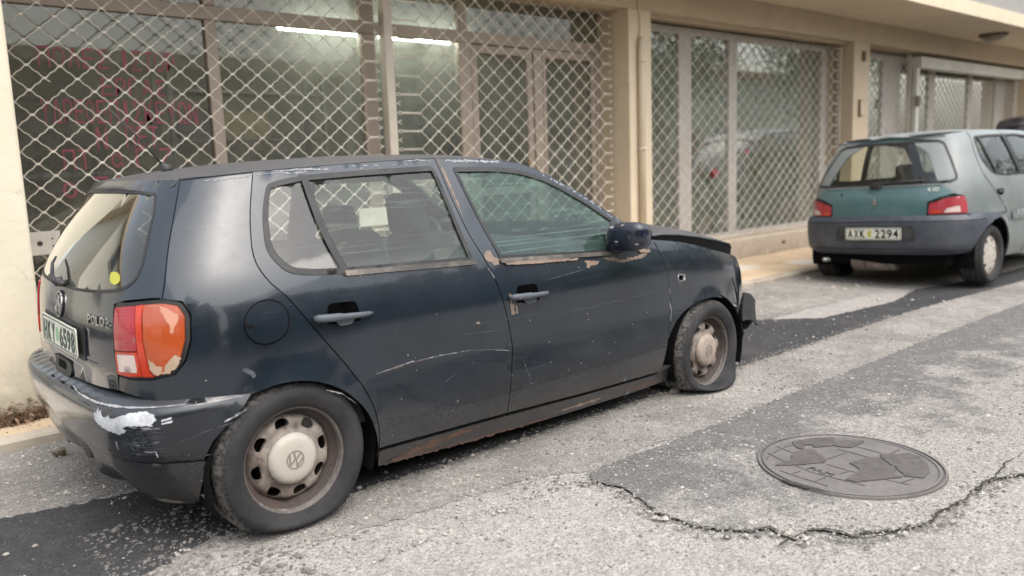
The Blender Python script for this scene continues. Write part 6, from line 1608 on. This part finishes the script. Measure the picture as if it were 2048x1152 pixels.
# bumper
prof2 = hermite([(.30, .015), (.33, .030), (.345, .055), (.40, .060), (.55, .058), (.62, .052), (.645, .040), (.655, .01)])
def BP2(s, z, off=0): return P2(s, z, off+prof2(z)*(1 if abs(s) < .9 else max(.25, 1-(abs(s)-.9)/.35)))
s_end = B2.s_x(-.305, .5)
bp2 = [(0, .655), (.4, .655), (.8, .652), (B2.s_x(.30, .65), .640), (B2.s_x(.12, .6), .600)]+S2([(-.05, .585), (-.17, .54), (-.25, .46), (-.30, .36)])+[(.80, .315), (.6, .305), (.3, .305), (0, .305)]
bp2 = bp2+[(-a, b_) for a, b_ in bp2[::-1][1:-1]]
bumper2 = panel('rear_bumper', bp2, BP2, M['bumperblue'], c2, step=(.06, .03), thick=.02)
panel('bumper_groove', strip_poly([(-.95, .600), (-.5, .604), (0, .605), (.5, .604), (.95, .600)], .005, False), BP2, M['dark'], bumper2, step=0, thick=.0005, off=.0012, edge=.05)
panel('bumper_lip', [(-.62, .352), (.62, .352), (.62, .335), (-.62, .335)], BP2, M['greyplastic'], bumper2, step=.06, thick=.01, off=.012)
rec2 = fillet([(-.33, .570), (.33, .570), (.35, .432), (-.35, .432)], .02)
panel('plate_recess', rec2, BP2, M['blackplastic'], bumper2, step=.05, thick=.001, off=.002)
pm2 = lambda a, b, off=0: (-.592-off, -a, .499+b)
pl2 = panel('number_plate', fillet([(-.26, .056), (.26, .056), (.26, -.056), (-.26, -.056)], .012), pm2, M['plate'], bumper2, step=0, thick=.006, smooth=False)
pb2 = fillet([(-.255, .051), (.255, .051), (.255, -.051), (-.255, -.051)], .010)
panel('plate_border', pb2, pm2, M['plateink'], pl2, [offset_poly(pb2, .005)], step=0, thick=.001, off=.001, edge=9, smooth=False)
for tx, cx_ in (('A', -.212), ('X', -.153), ('K', -.094), ('2', .045), ('2', .101), ('9', .157), ('4', .213)):
    lettering('plate_character', tx, pm2, (cx_, 0), .046, .076, M['dark'], pl2, .001, .022, .001)
panel('plate_sticker', fillet([(-.046, .030), (-.012, .030), (-.012, -.028), (-.046, -.028)], .006), pm2, M['yellow'], pl2, step=0, thick=.001, off=.001, edge=9, smooth=False)
# roof, screen, bonnet
z2 = interp1([(-.245, 1.345), (0, 1.372), (.5, 1.385), (1.1, 1.380), (1.42, 1.35), (1.7, 1.20), (1.95, 1.02), (2.10, .93)])
c2z = hermite([(-.36, 1.355), (-.245, 1.378), (0, 1.405), (.5, 1.42), (1.1, 1.415), (1.42, 1.375), (1.7, 1.25), (1.95, 1.09), (2.2, .96)])
def RF2(x, y, off=0):
    xx = min(max(x, -.245), 2.10); e = B2.y_x(xx, z2(xx)); t_ = min(1, abs(y)/e)
    return (x, y, z2(xx)+(c2z(x)-z2(xx))*(1-t_**2.4)+off)
ex = [(x, -(B2.y_x(x, z2(x))-.003)) for x in (-.245, 0, .3, .7, 1.1, 1.3, 1.42, 1.55, 1.7, 1.82, 1.95, 2.08)]
rp2 = ex+[(2.2, -.3), (2.22, 0), (2.2, .3)]+[(x, -y) for x, y in ex[::-1]]+[(-.252, .50), (-.262, .35), (-.272, 0), (-.262, -.35), (-.252, -.50)]
scr2 = fillet([(1.42, -.52), (1.40, 0), (1.42, .52), (1.95, .66), (2.08, .4), (2.12, 0), (2.08, -.4), (1.95, -.66)], .03)
panel('roof', rp2, RF2, tg, c2, [scr2], step=.09, thick=.014)
panel('windscreen', offset_poly(scr2, -.004), RF2, M['screenglass'], c2, step=.1, thick=0, off=-.004)
def HD2(x, y, off=0):
    e = .74-.10*max(0, (x-2.4)/.5)**2; t_ = min(1, abs(y)/e); zc = float(np.interp(x, [2.1, 2.5, 2.8, 2.95], [.965, .91, .82, .70])); ze_ = float(np.interp(x, [2.1, 2.35, 2.6, 2.95], [.925, .878, .818, .66]))
    return (x, y, ze_+(zc-ze_)*(1-t_**2.4)+off)
hd2 = [(2.12, -.735), (2.4, -.735), (2.6, -.72), (2.8, -.67), (2.9, -.58), (2.95, -.3), (2.96, 0)]; hd2 = hd2+[(x, -y) for x, y in hd2[::-1][1:]]
panel('bonnet', hd2, HD2, tg, c2, step=.09, thick=.02)
panel('front_fascia', [(B2.LR+B2.LF-.76, .75), (B2.LR+B2.LF-.001, .74), (B2.LR+B2.LF-.001, .25), (B2.LR+B2.LF-.76, .28)], P2, M['bumperblue'], c2, step=.08, thick=.01, off=-.004)
panel('front_fascia', [(B2.LR+B2.LF-.76, .75), (B2.LR+B2.LF-.001, .74), (B2.LR+B2.LF-.001, .25), (B2.LR+B2.LF-.76, .28)], mir(P2), M['bumperblue'], c2, step=.08, thick=.01, off=-.004)
box('underbody', (-.42, -.60, .20), (2.8, .60, .32), M['dark'], c2, .02); box('engine_bay', (2.1, -.6, .3), (2.75, .6, .72), M['dark'], c2, .02)
box('floor_pan', (-.34, -.60, .325), (2.0, .60, .34), M['dark'], c2); box('rear_panel', (-.44, -.42, .342), (-.42, .42, .78), M['interior'], c2)
bm = bmesh.new(); tube(bm, [(-.36, .30, .22), (-.34, .30, .22), (-.33, -.10, .22), (-.35, -.10, .22)][1:3], .085, 14); ob('silencer', bm2('silencer', bm, M['rim'], True), c2)
tubeobj('exhaust_pipe', [(-.52, .52, .245), (-.40, .52, .235), (-.34, .40, .22)], .022, M['chrome'], c2, 8)
for y_, sg_ in ((-.765, -1), (.765, 1)):
    wheel(c2, .03, y_, .265, sg_, 0, M['rim'], kind='cap', Rt=.272, hubmat=M['cap'], ang0=.3); wheel(c2, 2.38, y_, .265, sg_, 0, M['rim'], kind='cap', Rt=.272, hubmat=M['cap'])
seat(c2, 1.05, -.34, .36, mat=M['interior'], hz=.66); seat(c2, 1.05, .34, .36, mat=M['interior'], hz=.66)
rb = empty('rear_bench', (0, 0, 0), parent=c2); rbox('bench_back', (.10, -.60, .45), (.22, .60, .80), M['interior2'], rb, .05, 3, (0, R(-12), 0)); rbox('bench_cushion', (.15, -.6, .36), (.6, .6, .5), M['interior2'], rb, .05)
rbox('dashboard', (1.6, -.66, .70), (2.05, .66, .92), M['blackplastic'], c2, .06, 3)
box('headliner', (.10, -.45, 1.335), (1.35, .45, 1.36), M['interior2'], c2, .01)
rbox('mirror', (1.50, -.10, 1.20), (1.53, .10, 1.26), M['blackplastic'], c2, .012, 2)

# ------------------------------------------------------------------ black car farther on (only its roof edge shows at the frame)
B3 = Shell([(.2, .80), (.6, .88), (.95, .86), (1.2, .78), (1.5, .66), (1.62, .55)], [(.2, -.7), (.6, -.80), (.95, -.78), (1.3, -.62), (1.5, -.42), (1.62, -.30)], [(.2, 3.2), (.6, 3.3), (.8, 3.2), (.95, 2.7), (1.2, 2.2), (1.62, 1.8)], 1.2, 5, 4)
c3 = empty('parked_car', (11.2, .10, GZ), label='tall black car beyond the teal hatchback, only its roof showing', cat='car')
P3 = lambda s, z, off=0: B3.P(s, z, off)
S3 = lambda pts: SX(pts, B3)
for sd in (1, -1):
    MP = P3 if sd == 1 else mir(P3)
    win = fillet(S3([(-.2, 1.50), (1.3, 1.54), (2.0, 1.15), (2.0, 1.06), (-.3, 1.06)]), .03)
    bo = [(.0001, 1.60), (.5, 1.60)]+S3([(.3, 1.62), (1.2, 1.62), (1.7, 1.5), (2.2, 1.1), (2.8, .95)])+[(B3.LR+B3.LF-.001, .85), (B3.LR+B3.LF-.001, .4)]+S3([(2.75, .4), (2.68, .62), (2.4, .72), (2.1, .62), (2.02, .35), (.42, .35), (.35, .62), (.0, .72), (-.30, .62), (-.38, .35)])+[(.0001, .35)]
    bs = panel('body_side', bo, MP, M['blackcar'], c3, [win], step=.12, thick=.01)
    panel('window_glass', win, MP, M['hatchglass'], bs, step=.2, thick=0, off=-.004)
def RF3(x, y, off=0):
    e = .66; zc = float(np.interp(x, [-.45, -.2, .5, 1.2, 1.6, 2.2, 2.8, 3.2], [1.50, 1.64, 1.70, 1.69, 1.60, 1.18, 1.0, .85])); return (x, y, zc-.10*min(1.3, abs(y)/e)**3+off)
panel('roof', fillet([(-.42, -.55), (1.3, -.60), (1.3, .60), (-.42, .55)], .12), RF3, M['blackcar'], c3, step=.12, thick=.04)
panel('bonnet', fillet([(2.15, -.78), (3.15, -.7), (3.15, .7), (2.15, .78)], .1), RF3, M['blackcar'], c3, step=.15, thick=.04)
panel('windscreen', [(1.31, -.6), (2.14, -.72), (2.14, .72), (1.31, .6)], RF3, M['screenglass'], c3, step=.15, thick=0)
box('underbody', (-.6, -.7, .2), (3.0, .7, .45), M['dark'], c3, .05)
for y_, sg_ in ((-.83, -1), (.83, 1)):
    for x_ in (.02, 2.4): wheel(c3, x_, y_, .33, sg_, 0, M['rim'], kind='cap', Rt=.335, hubmat=M['capdirty'])
